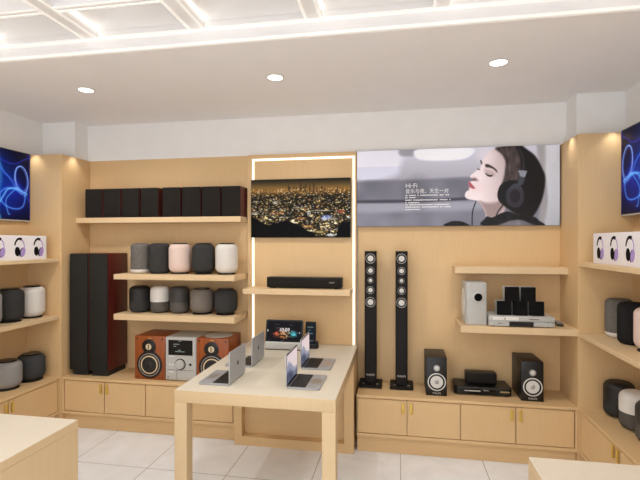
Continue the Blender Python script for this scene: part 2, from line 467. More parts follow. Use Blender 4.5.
def sheen_top(bm):                       # maple throughout; upper faces paler, ceiling reflection put into their colour
    bm.normal_update()
    for f in bm.faces: f.material_index = 1 if f.normal.z > 0.5 else 0
# long display table running into an open base at the wall
r = thing('display_table', 'long light maple display table with four laptops, its far end on an open boxed base', 'table', (-0.8225, 3.12, 0))
tx0, tx1 = -1.310+0.8225, -0.349+0.8225
bm = bmesh.new(); box(bm, tx0, tx1, 2.452-3.12, 3.79-3.12, 0.685, 0.757, 0.0025, 2); sheen_top(bm); obj('tabletop', bm, [Wl, Wt], r)
for x in (tx0, tx1-0.078):
    bm = bmesh.new(); box(bm, x, x+0.078, 2.452-3.12, 2.53-3.12, 0, 0.685, 0.0025, 1); obj('leg', bm, Wl, r)
bm = bmesh.new(); y0, y1 = 3.43-3.12, 3.788-3.12
box(bm, tx0, tx0+0.062, y0, y1, 0, 0.685, 0.002, 1); box(bm, tx1-0.075, tx1, y0, y1, 0, 0.685, 0.002, 1)
box(bm, tx0+0.062, tx1-0.075, y0, y1, 0, 0.072, 0.001, 1); box(bm, tx0+0.062, tx1-0.075, y0+0.070, y0+0.088, 0.072, 0.685)
obj('open_base', bm, Wz, r)

def island(label, x0, x1, y0, y1):
    cx, cy = (x0+x1)/2, (y0+y1)/2; w, d = (x1-x0)/2, (y1-y0)/2
    r = thing('display_counter', label, 'counter', (cx, cy, 0))
    bm = bmesh.new(); box(bm, -w, w, -d, d, 0.715, 0.757, 0.002, 1); sheen_top(bm); obj('top', bm, [Wl, Wt], r)
    for s in (-1, 1):
        bm = bmesh.new(); box(bm, s*w-0.02-0.02*s, s*w+0.02-0.02*s, -d, d, 0, 0.715); obj('side_panel', bm, Wl, r)
    bm = bmesh.new(); box(bm, -w+0.04, w-0.04, -d+0.02, d-0.02, 0.06, 0.715); obj('body', bm, Wl, r)
    bm = bmesh.new(); box(bm, -w+0.04, w-0.04, -d+0.06, d-0.06, 0, 0.06); obj('plinth', bm, Wx, r)
island('bare maple display counter in the left foreground', -2.42, -1.558, 0.75, 1.96)
island('bare maple display counter at the lower right corner, nearest the viewer', 0.515, 1.03, 0.75, 1.943)

# ------------------------------------------------------------------ round speakers
def capsule_profile(r, h, rc, z0, n=7, rt=None):
    rt = rt or rc
    p = [(0, z0), (r-rc, z0)]
    for k in range(1, n+1):
        a = PI/2*k/n; p.append((r-rc+rc*math.sin(a), z0+rc-rc*math.cos(a)))
    for k in range(n+1):
        a = PI/2*k/n; p.append((r-rt+rt*math.cos(a), z0+h-rt+rt*math.sin(a)))
    p.append((0, z0+h)); return p

def pod(label, x, y, z, w, h, m, group=None):
    """barrel speaker wrapped in knit fabric, dark touch disc on top, dark foot"""
    r = thing('round_speaker', label, 'speaker', (x, y, z), 0, group)
    bm = bmesh.new(); lathe(bm, [(0, 0), (w*0.40, 0), (w*0.41, 0.005), (w*0.34, 0.011), (0, 0.010)]); obj('foot', bm, RUBBER, r)
    bm = bmesh.new(); lathe(bm, capsule_profile(w/2, h-0.016, min(0.058, w*0.29), 0.009, rt=min(0.045, w*0.23)), segs=56); obj('fabric_body', bm, m, r)
    bm = bmesh.new(); lathe(bm, [(0, h-0.009), (w*0.335, h-0.009), (w*0.335, h-0.003), (w*0.31, h+0.001), (w*0.1, h), (0, h)], segs=48); obj('touch_disc', bm, GLOSSB, r, label='glossy black touch disc')
    return r

def can(label, x, y, z, w, h, body, base=None, base_h=0.0, group=None, buttons=False, capmat=None):
    """straight sided speaker with rounded rims and, optionally, a band of another colour at the bottom"""
    r = thing('round_speaker', label, 'speaker', (x, y, z), 0, group)
    R = w/2; rc = 0.034 if base is None or base_h < 0.06 else 0.044
    prof = capsule_profile(R, h, rc, 0.0)
    lo = [p for p in prof if p[1] < base_h]; hi = [p for p in prof if p[1] >= base_h]
    if base is None:
        bm = bmesh.new(); lathe(bm, prof, segs=56); obj('fabric_body', bm, body, r)
    else:
        bm = bmesh.new(); lathe(bm, lo+[(R-0.001, base_h), (0, base_h)], segs=56); obj('base_band', bm, base, r, label='lower band of another colour')
        bm = bmesh.new(); lathe(bm, [(0, base_h+0.001), (R, base_h+0.001)]+[p for p in hi if p[1] > base_h+0.002], segs=56); obj('upper_body', bm, body, r)
    bm = bmesh.new(); ring(bm, (0, 0, h-0.0005), R-rc-0.012, R-rc-0.008, 0.0015, 'z'); obj('top_ring', bm, capmat or body, r)
    if buttons:
        for k in range(2):
            bm = bmesh.new(); a = math.radians(222)
            disc(bm, (0, 0, 0), 0.008, 0.003, '-y', 16)
            o = obj('button', bm, TEXTS, r, loc=((R-0.001)*math.cos(a), (R-0.001)*math.sin(a), h-0.075-0.028*k), rot=(0, 0, a+PI/2))
    return r

G1 = 'round speakers on the shelf with the blush speaker'
can('flecked grey cylinder speaker with white base, leftmost beside the mahogany tower speaker', -2.280, 3.66, 1.352, 0.168, 0.266, F_GREYMEL, P_WHITE, 0.036, G1, True)
can('plain dark charcoal cylinder speaker between flecked grey and blush speakers', -2.096, 3.66, 1.352, 0.180, 0.266, F_CHAR, None, 0, G1)
pod('blush pink fabric barrel speaker in the middle of its shelf on the back wall', -1.900, 3.66, 1.352, 0.192, 0.268, F_PINK, G1)
pod('charcoal fabric barrel speaker between the blush and white ones on the back wall', -1.682, 3.66, 1.352, 0.194, 0.268, F_CHAR, G1)
pod('white fabric barrel speaker at the right end of the back wall shelf', -1.468, 3.66, 1.352, 0.191, 0.268, F_WHITE, G1)
G2 = 'round speakers on the shelf above the stereo'
can('black speaker with dark grey fabric bottom, first on the shelf above the cherry stereo', -2.286, 3.66, 1.008, 0.180, 0.232, P_BLACK, F_CHAR, 0.102, G2)
can('white topped speaker with grey fabric lower half, above the cherry stereo', -2.092, 3.66, 1.008, 0.164, 0.232, P_WHITE, F_DGREY, 0.098, G2)
can('charcoal topped speaker with grey fabric lower half, beside the white topped one', -1.906, 3.66, 1.008, 0.166, 0.232, P_CHAR, F_DGREY, 0.098, G2)
pod('squat warm grey barrel speaker on the shelf above the cherry stereo', -1.696, 3.66, 1.008, 0.202, 0.222, F_GREY, G2)
pod('squat charcoal barrel speaker at the right end above the cherry stereo', -1.478, 3.66, 1.008, 0.200, 0.222, F_CHAR, G2)
G3 = 'round speakers in the left bay'
pod('white barrel speaker on the left side shelf, closest to the back corner', -3.108, 3.352, 0.985, 0.196, 0.270, F_WHITE, G3)
pod('tall charcoal barrel speaker on the left side shelf beside the white one', -3.11, 3.135, 0.985, 0.196, 0.270, F_CHAR, G3)
pod('light grey barrel speaker cut off by the left picture edge', -3.09, 2.905, 0.985, 0.196, 0.270, F_LGREY, G3)
pod('squat slate grey barrel speaker on the left side cabinets, closest to the back corner', -3.11, 3.345, 0.45, 0.212, 0.228, F_SLATE, G3)
pod('squat light grey barrel speaker on the left side cabinets, near the brass handles', -3.12, 3.115, 0.45, 0.212, 0.228, F_LGREY, G3)
G4 = 'round speakers in the right bay'
can('flecked grey cylinder speaker with white base on the right side shelf', 1.468, 3.355, 0.983, 0.168, 0.262, F_GREYMEL, P_WHITE, 0.036, G4)
can('plain black cylinder speaker on the right side shelf beside the blush one', 1.462, 3.150, 0.983, 0.178, 0.262, F_BLACK, None, 0, G4)
pod('blush pink barrel speaker cut off by the right picture edge', 1.465, 2.935, 0.983, 0.190, 0.266, F_PINK, G4)
can('black round speaker with charcoal fabric bottom on the right side cabinets, at the corner', 1.468, 3.355, 0.45, 0.186, 0.234, P_BLACK, F_CHAR, 0.106, G4)
can('white topped speaker with grey fabric bottom on the right side cabinets', 1.472, 3.140, 0.45, 0.186, 0.234, P_WHITE, F_DGREY, 0.108, G4)
can('charcoal topped speaker with grey bottom on the right side cabinets, at the picture edge', 1.475, 2.945, 0.45, 0.186, 0.234, P_CHAR, F_DGREY, 0.106, G4)

# ------------------------------------------------------------------ eight box speakers on the high shelf
def box_speaker(label, loc):
    r = thing('box_speaker', label, 'speaker', loc, 0, 'black box speakers on the high shelf')
    w, d, h = 0.169, 0.182, 0.262
    bm = bmesh.new(); box(bm, -w/2, w/2, -d/2+0.012, d/2, 0, h, 0.002, 1); obj('cabinet', bm, MAHOG, r, label='dark red wood veneer cabinet')
    bm = bmesh.new(); box(bm, -w/2+0.001, w/2-0.001, -d/2, -d/2+0.012, 0.001, h-0.001, 0.004, 2); obj('grille', bm, CLOTHB, r, label='black cloth grille')
    return r
words = ['leftmost', 'second from the left', 'third from the left', 'fourth from the left', 'fifth from the left', 'sixth from the left', 'seventh from the left']
xs8 = [-2.742, -2.559, -2.376, -2.189, -1.978, -1.792, -1.609, -1.428]
labs = [f'black box speaker on the high shelf, {w_} of eight' for w_ in words]
labs.append('black grilled box speaker at the right end of the high shelf, its red side showing')
b0 = box_speaker(labs[0], (xs8[0], 3.738, 1.850))
for x, l in zip(xs8[1:], labs[1:]): dup(b0, (x, 3.738, 1.850), l)

# ------------------------------------------------------------------ tall floor speakers on the left cabinets
def tall_speaker(label, loc):
    r = thing('tall_speaker', label, 'speaker', loc, 0, 'tall mahogany speakers')
    w, d, h = 0.177, 0.295, 1.078
    bm = bmesh.new(); box(bm, -w/2, w/2, 0.016, d, 0.048, h, 0.003, 2); obj('cabinet', bm, MAHOG, r, label='mahogany veneer cabinet')
    bm = bmesh.new(); box(bm, -w/2+0.001, w/2-0.001, 0, 0.016, 0.050, h-0.002, 0.005, 2); obj('grille', bm, CLOTHG, r, label='full height slate cloth grille')
    bm = bmesh.new(); box(bm, -w/2+0.012, w/2-0.012, 0.03, d-0.012, 0, 0.048); obj('plinth', bm, RUBBER, r)
    return r
t0 = tall_speaker('tall mahogany speaker with grey grille, left of the pair against the corner pier', (-2.795, 3.52, 0.45))
dup(t0, (-2.602, 3.52, 0.45), 'tall mahogany speaker with grey grille, right of the pair, its red side showing')

# ------------------------------------------------------------------ cherry stereo
def driver(parent, x, y, z, R, ringmat, conemat, capmat, name='woofer', lab=None, surround=BLACK, k=(0.72, 0.62, 0.30)):
    """loudspeaker chassis facing -y: trim ring, rubber surround, cone and dust cap"""
    bm = bmesh.new(); ring(bm, (x, y, z), R*0.88, R, 0.004); f = obj(name, bm, ringmat, parent, label=lab)
    bm = bmesh.new(); lathe(bm, [(R*0.9, 0.0005), (R*0.82, 0.0035), (R*k[0], 0.0005), (R*0.5, 0.0004), (0, 0.0004)], (x, y, z), '-y'); obj('surround', bm, surround, f)
    bm = bmesh.new(); lathe(bm, [(R*k[0], 0.0008), (R*k[0]*0.98, 0.0020), (R*k[2], 0.0012), (0, 0.0012)], (x, y, z), '-y'); obj('cone', bm, conemat, f)
    bm = bmesh.new(); lathe(bm, [(R*k[2], 0.0010), (R*k[2]*0.8, 0.0040), (R*k[2]*0.4, 0.0058), (0, 0.0062)], (x, y, z), '-y'); obj('dust_cap', bm, capmat, f)
    return f

def cherry_speaker(label, loc):
    r = thing('stereo_speaker', label, 'speaker', loc, 0, 'cherry stereo speakers')
    w, d, h = 0.283, 0.290, 0.372
    bm = bmesh.new(); box(bm, -w/2, w/2, 0, d, 0, h, 0.003, 2); obj('cabinet', bm, CHERRY, r, label='orange brown cherry veneer cabinet')
    wx, wz = -0.002, 0.128
    bm = bmesh.new(); lathe(bm, [(0, 0), (0.118, 0), (0.118, 0.004), (0.112, 0.006), (0, 0.006)], (wx, 0, wz), '-y', 56)
    lathe(bm, [(0, 0), (0.064, 0), (0.064, 0.004), (0.060, 0.006), (0, 0.006)], (-0.008, 0, 0.282), '-y', 48)
    box(bm, -0.042, 0.032, -0.0055, 0, 0.215, 0.255)
    bf = obj('driver_plate', bm, BLACK, r)
    wf = driver(r, wx, -0.006, wz, 0.078, CREAM, RUBBER, RUBBER, 'woofer', 'dark woofer with cream trim ring', BLACK, (0.80, 0.6, 0.35))
    bm = bmesh.new(); ring(bm, (wx, -0.006, wz), 0.092, 0.098, 0.003, '-y', 56); obj('outer_ring', bm, STEEL, r)
    bm = bmesh.new(); disc(bm, (-0.008, -0.006, 0.282), 0.026, 0.004, '-y'); tw = obj('tweeter', bm, CREAM, r, label='small cream tweeter')
    bm = bmesh.new(); box(bm, -0.012, -0.004, -0.014, -0.010, 0.262, 0.302, 0.001, 1); obj('phase_bar', bm, BLACK, tw)
    for sx in (-1, 1):
        bm = bmesh.new(); disc(bm, (sx*0.116, 0, 0.350), 0.007, 0.004, '-y', 16); obj('grille_peg', bm, RUBBER, r)
    for sx in (-1, 1):
        bm = bmesh.new(); disc(bm, (sx*0.116, 0, 0.022), 0.005, 0.003, '-y', 16); obj('grille_peg', bm, RUBBER, r)
    bm = bmesh.new(); box(bm, -0.016, 0.016, -0.001, 0, 0.352, 0.357); obj('badge', bm, BRASS, r)
    return r
c0 = cherry_speaker('cherry wood speaker with cream ringed woofer, left of the silver player', (-2.111, 3.528, 0.45))
dup(c0, (-1.541, 3.528, 0.45), 'cherry wood speaker with a pale disc on top, right of the silver player')
bm = bmesh.new(); lathe(bm, [(0, 0), (0.118, 0), (0.118, 0.003), (0.114, 0.005), (0.02, 0.005), (0.016, 0.004), (0, 0.004)], segs=48)
tag(obj('round_plate', bm, SILV, loc=(-1.545, 3.672, 0.822)), 'pale round flat disc lying on the right cherry speaker', 'disc')

r = thing('stereo_player', 'silver stereo player with black display between the two cherry speakers', 'stereo', (-1.826, 3.522, 0.45))
w, d, h = 0.280, 0.296, 0.372
bm = bmesh.new(); box(bm, -w/2, w/2, 0.006, d, 0.006, h, 0.006, 2); obj('case', bm, SILV, r)
bm = bmesh.new(); box(bm, -w/2+0.004, w/2-0.004, 0, 0.008, 0.010, h-0.004, 0.003, 1); obj('front_panel', bm, SILV, r)
bm = bmesh.new(); box(bm, -0.110, 0.110, -0.003, 0.001, 0.222, 0.350, 0.002, 1); ds_ = obj('display_window', bm, GLOSSB, r, label='glossy black display window')
bm = bmesh.new()
for x0, x1, z in ((-0.062, -0.008, 0.312), (-0.062, -0.036, 0.294), (-0.022, 0.006, 0.262), (-0.046, 0.040, 0.250), (-0.018, 0.008, 0.340)): box(bm, x0, x1, -0.0036, -0.0028, z, z+0.006)
obj('display_reading', bm, mat('dim_display_segments', (120, 128, 130), 0.5, emit=(150, 165, 170), es=0.25), ds_)
bm = bmesh.new(); lathe(bm, [(0, 0), (0.040, 0), (0.040, 0.010), (0.036, 0.014), (0, 0.014)], (-0.004, 0, 0.146), '-y', 40); kb = obj('volume_knob', bm, SILV, r)
bm = bmesh.new(); box(bm, -0.009, 0.001, -0.020, -0.014, 0.110, 0.182, 0.002, 1); obj('knob_grip', bm, TEXTS, kb)
bm = bmesh.new(); lathe(bm, [(0.040, 0), (0.048, 0), (0.048, 0.003), (0.040, 0.003)], (-0.001, 0, 0.146), '-y', 40); obj('knob_ring', bm, GLOSSB, r)
bm = bmesh.new(); disc(bm, (0.090, 0, 0.146), 0.011, 0.004, '-y', 20); obj('headphone_socket', bm, GLOSSB, r)
for x in (-0.098, -0.082, -0.066): 
    bm = bmesh.new(); box(bm, x-0.006, x+0.006, -0.003, 0.001, 0.206, 0.212); obj('button', bm, TEXTW, r)
    bm = bmesh.new(); box(bm, x-0.006, x+0.006, -0.003, 0.001, 0.076, 0.082); obj('button', bm, TEXTW, r)
for x in (-0.096, -0.070):
    bm = bmesh.new(); box(bm, x-0.008, x+0.008, -0.004, 0.001, 0.134, 0.148, 0.002, 1); obj('button', bm, TEXTW, r)
bm = bmesh.new(); box(bm, -0.118, 0.118, -0.0008, 0.001, 0.094, 0.097); box(bm, -0.034, -0.031, -0.0008, 0.001, 0.012, 0.094); obj('panel_seam', bm, RUBBER, r)
bm = bmesh.new(); box(bm, -0.030, 0.110, -0.002, 0.001, 0.030, 0.060, 0.001, 1); obj('cassette_flap', bm, SILV, r)
bm = bmesh.new(); disc(bm, (-0.112, 0, 0.032), 0.006, 0.003, '-y', 14); obj('power_button', bm, RUBBER, r)
for sx in (-1, 1):
    for y in (0.04, d-0.04):
        bm = bmesh.new(); lathe(bm, [(0, 0), (0.012, 0), (0.012, 0.006), (0, 0.006)], (sx*0.10, y, 0), 'z', 16); obj('foot', bm, RUBBER, r)

# ------------------------------------------------------------------ soundbar
r = thing('soundbar', 'long black soundbar on the shelf below the city skyline television', 'soundbar', (-0.784, 3.67, 1.243))
w = 0.640
bm = bmesh.new(); box(bm, -w/2, w/2, -0.038, 0.05, 0.006, 0.094, 0.010, 3); obj('body', bm, BLACK, r)
bm = bmesh.new(); box(bm, -w/2+0.008, w/2-0.008, -0.041, -0.036, 0.012, 0.088, 0.004, 2); obj('front_grille', bm, CLOTHB, r)
text('brand_lettering', 'PHILIPS', 0.014, (0.235, -0.0415, 0.052), TEXTS, r, depth=0.0004)
for x in (-0.27, 0.27):
    bm = bmesh.new(); box(bm, x-0.02, x+0.02, -0.03, 0.04, 0, 0.006); obj('foot', bm, RUBBER, r)

# ------------------------------------------------------------------ slim tower speakers
def tower(label, loc):
    r = thing('tower_speaker', label, 'speaker', loc, 0, 'slim black tower speakers')
    bm = bmesh.new(); prism(bm, rrect(0.186, 0.190, 0.008), Matrix.Translation((0, 0, 0.006)), 0.020)
    ba = obj('base_plate', bm, TOWERB, r)
    for sx in (-1, 1):
        bm = bmesh.new(); lathe(bm, [(0, 0), (0.010, 0), (0.010, 0.003), (0, 0.003)], (sx*0.055, -0.052, 0.026), 'z', 16); obj('screw_cap', bm, STEEL, ba)
        for sy in (-1, 1):
            bm = bmesh.new(); lathe(bm, [(0, 0), (0.012, 0), (0.012, 0.006), (0, 0.006)], (sx*0.07, sy*0.07, 0), 'z', 16); obj('foot', bm, RUBBER, ba)
    bm = bmesh.new(); prism(bm, rrect(0.097, 0.085, 0.012), Matrix.Translation((0, 0.012, 0.026)), 1.079); obj('column', bm, TOWERB, r)
    for z, R in ((1.045, 0.044), (0.946, 0.034), (0.866, 0.026), (0.786, 0.034), (0.688, 0.044)):
        driver(r, 0, -0.0305, z, R, RUBBER if R < 0.03 else BLACK, CONE, CONE, 'driver', 'small pale cone driver', BLACK, (0.54, 0.5, 0.32))
        bm = bmesh.new(); ring(bm, (0, -0.0305, z), R*0.82, R*0.94, 0.0045); obj('driver_ring', bm, STEEL, r)
    text('brand_lettering', 'PHILIPS', 0.022, (0, -0.031, 0.092), TEXTS, r, sx=0.95)
    return r
tw0 = tower('slim black five-driver tower speaker, the one next to the display table', (-0.2365, 3.715, 0.45))
dup(tw0, (0.0140, 3.715, 0.45), 'slim black five-driver tower speaker, the one next to a black hi-fi speaker')

# ------------------------------------------------------------------ black hi-fi on the right cabinets
def black_speaker(label, loc):
    r = thing('hifi_speaker', label, 'speaker', loc, 0, 'black hi-fi speakers')
    w, d, h = 0.156, 0.283, 0.294
    bm = bmesh.new(); box(bm, -w/2, w/2, 0, d, 0, h, 0.004, 2); obj('cabinet', bm, BLACK, r)
    driver(r, 0.002, 0, 0.106, 0.068, CONE, CONE, STEEL, 'woofer', 'white cone woofer in a black surround with pale rim', GLOSSB, (0.70, 0.6, 0.24))
    bm = bmesh.new(); disc(bm, (0.002, 0, 0.212), 0.024, 0.004); tw_ = obj('tweeter', bm, STEEL, r, label='small silver tweeter')
    bm = bmesh.new(); lathe(bm, [(0.016, 0.004), (0.010, 0.008), (0, 0.010)], (0.002, 0, 0.212), '-y', 24); obj('dome', bm, CONE, tw_)
    text('brand_lettering', 'PHILIPS', 0.019, (0.002, -0.0005, 0.020), TEXTS, r)
    return r
s0 = black_speaker('black hi-fi speaker with white woofer, between tower speaker and black receiver', (0.277, 3.540, 0.45))
dup(s0, (0.966, 3.538, 0.45), 'black hi-fi speaker with white woofer, right of the black receiver')
r = thing('disc_receiver', 'low wide black disc receiver with white lettering between two black speakers', 'receiver', (0.628, 3.594, 0.45))
bm = bmesh.new(); prism(bm, [(-0.212, 0.024), (-0.190, 0), (0.190, 0), (0.212, 0.024), (0.205, 0.215), (-0.205, 0.215)], Matrix.Translation((0, 0, 0.006)), 0.060)
o = obj('case', bm, BLACK, r); bv = o.modifiers.new('bevel', 'BEVEL'); bv.width = 0.008; bv.segments = 3
bm = bmesh.new(); box(bm, -0.12, 0.10, -0.002, 0.001, 0.016, 0.052); obj('front_window', bm, GLOSSB, r)
bm = bmesh.new(); box(bm, -0.138, -0.020, -0.0045, -0.001, 0.034, 0.041, 0.0015, 1); obj('tray_slot', bm, TEXTS, r, label='silver disc tray slot')
text('brand_lettering', 'PHILIPS', 0.012, (0.022, -0.003, 0.044), TEXTS, r)
for k in range(5):
    bm = bmesh.new(); box(bm, 0.125+k*0.014, 0.135+k*0.014, -0.003, 0.001, 0.034, 0.044, 0.001, 1); obj('button', bm, mat('gold_button', (196, 178, 120), 0.4) if k == 0 else bpy.data.materials['gold_button'], r)
for sx in (-1, 1):
    for y in (0.04, 0.18):
        bm = bmesh.new(); lathe(bm, [(0, 0), (0.012, 0), (0.012, 0.0065), (0, 0.0065)], (sx*0.16, y, 0), 'z', 16); obj('foot', bm, RUBBER, r)
r = thing('centre_speaker', 'small black centre speaker standing on the black disc receiver', 'speaker', (0.630, 3.725, 0.516))
bm = bmesh.new(); box(bm, -0.116, 0.116, -0.045, 0.05, 0, 0.088, 0.010, 3); obj('cabinet', bm, BLACK, r)
bm = bmesh.new(); box(bm, -0.108, 0.108, -0.049, -0.044, 0.008, 0.080, 0.004, 2); obj('grille', bm, CLOTHB, r)

F_PORT = mat('matt_black_port', (12, 12, 12), 0.8, spec=0.1)
# ------------------------------------------------------------------ silver home theatre on the shelf
r = thing('subwoofer', 'upright silver subwoofer box at the left end of the home theatre shelf', 'subwoofer', (0.566, 3.51, 1.006))
bm = bmesh.new(); prism(bm, [(-0.078, 0.020), (-0.062, 0.002), (0.040, 0), (0.076, 0.012), (0.078, 0.24), (-0.078, 0.24)], Matrix.Translation((0, 0, 0)), 0.318)
o = obj('cabinet', bm, SILV, r); bv = o.modifiers.new('bevel', 'BEVEL'); bv.width = 0.008; bv.segments = 3
bm = bmesh.new(); lathe(bm, [(0.030, 0.001), (0.045, 0.001), (0.045, 0.006), (0.030, 0.010)], (0.012, 0.001, 0.210), '-y', 40); pr = obj('port_ring', bm, SILV, r)
bm = bmesh.new(); lathe(bm, [(0, 0), (0.030, 0), (0.028, 0.004), (0.016, 0.0035), (0, 0.003)], (0.012, -0.001, 0.210), '-y', 32); obj('port', bm, F_PORT, r, label='round black port')
bm = bmesh.new(); lathe(bm, [(0, 0), (0.085, 0), (0.085, 0.004), (0.07, 0.007), (0, 0.005)], (-0.077, 0.13, 0.16), '-x', 40, sx=1.25); obj('side_woofer', bm, P_WHITE, r, label='pale oval side woofer cover')
r = thing('disc_player', 'flat silver disc player with five small speakers stacked on it', 'disc player', (0.876, 3.475, 1.006))
w = 0.452
bm = bmesh.new(); box(bm, -w/2, w/2, 0.004, 0.27, 0.042, 0.079, 0.003, 2); obj('upper_case', bm, SILV, r)
bm = bmesh.new(); box(bm, -w/2+0.002, w/2-0.002, 0.006, 0.27, 0.006, 0.040, 0.003, 2); obj('lower_case', bm, SILV, r)
bm = bmesh.new(); box(bm, -0.085, 0.082, 0.001, 0.008, 0.008, 0.039, 0.001, 1); obj('display_window', bm, GLOSSB, r, label='black display window')
bm = bmesh.new(); box(bm, -0.20, -0.02, 0.0025, 0.006, 0.050, 0.072, 0.001, 1); tr = obj('disc_tray', bm, P_WHITE, r)
bm = bmesh.new(); disc(bm, (-0.115, 0.003, 0.060), 0.005, 0.002, '-y', 14); obj('tray_button', bm, RUBBER, tr)
bm = bmesh.new(); box(bm, 0.05, 0.12, 0.0025, 0.006, 0.058, 0.062); obj('maker_plate', bm, RUBBER, r)
for k in range(6):
    x = -0.196+0.017*k
    bm = bmesh.new(); box(bm, x, x+0.010, 0.003, 0.008, 0.024, 0.030); obj('button', bm, RUBBER if k in (2, 3) else STEEL, r)
bm = bmesh.new(); lathe(bm, [(0, 0), (0.017, 0), (0.016, 0.010), (0, 0.011)], (0.192, 0.006, 0.024), '-y', 28); obj('volume_knob', bm, SILV, r)
for sx in (-1, 1):
    for y in (0.04, 0.22):
        bm = bmesh.new(); lathe(bm, [(0, 0), (0.012, 0), (0.012, 0.0065), (0, 0.0065)], (sx*0.19, y, 0), 'z', 16); obj('foot', bm, RUBBER, r)
def cube_speaker(label, loc):
    r = thing('satellite_speaker', label, 'speaker', loc, 0, 'little satellite speakers')
    bm = bmesh.new(); box(bm, -0.049, 0.046, 0.012, 0.10, 0, 0.104, 0.004, 2); obj('cabinet', bm, SILV, r, label='silver back shell')
    bm = bmesh.new(); prism(bm, [(-0.049, 0.0), (-0.041, -0.018), (-0.02, -0.025), (0.048, -0.025), (0.050, -0.012), (0.050, 0.014), (-0.047, 0.014)], Matrix.Translation((0, 0.012, 0.001)), 0.103); obj('grille', bm, mat('black_satellite_grille', (22, 21, 21), 0.9, var=0.15, scale=420, spec=0.1) if 'black_satellite_grille' not in bpy.data.materials else bpy.data.materials['black_satellite_grille'], r, label='black cloth front')
    return r
k0 = cube_speaker('small black satellite speaker, left of the bottom three on the silver player', (0.765, 3.530, 1.085))
dup(k0, (0.878, 3.530, 1.085), 'small black satellite speaker, middle of the bottom three on the silver player')
dup(k0, (0.993, 3.530, 1.085), 'small black satellite speaker, right of the bottom three on the silver player')
dup(k0, (0.822, 3.535, 1.190), 'small black satellite speaker, left of the two on top of the stack')
dup(k0, (0.937, 3.535, 1.190), 'small black satellite speaker, right of the two on top of the stack')
r = thing('remote_control', 'dark remote control lying on the shelf at the right of the silver player', 'remote control', (1.185, 3.655, 1.006), math.radians(-13))
bm = bmesh.new(); box(bm, -0.024, 0.024, -0.095, 0.095, 0, 0.016, 0.006, 3); obj('case', bm, BLACK, r)
for i in range(3):
    for j in range(5):
        bm = bmesh.new(); box(bm, -0.017+i*0.013, -0.009+i*0.013, -0.07+j*0.018, -0.060+j*0.018, 0.0155, 0.018, 0.001, 1); obj('button', bm, SILV, r)
bm = bmesh.new(); box(bm, -0.018, 0.018, 0.03, 0.075, 0.0155, 0.0175, 0.001, 1); obj('silver_pad', bm, SILV, r)

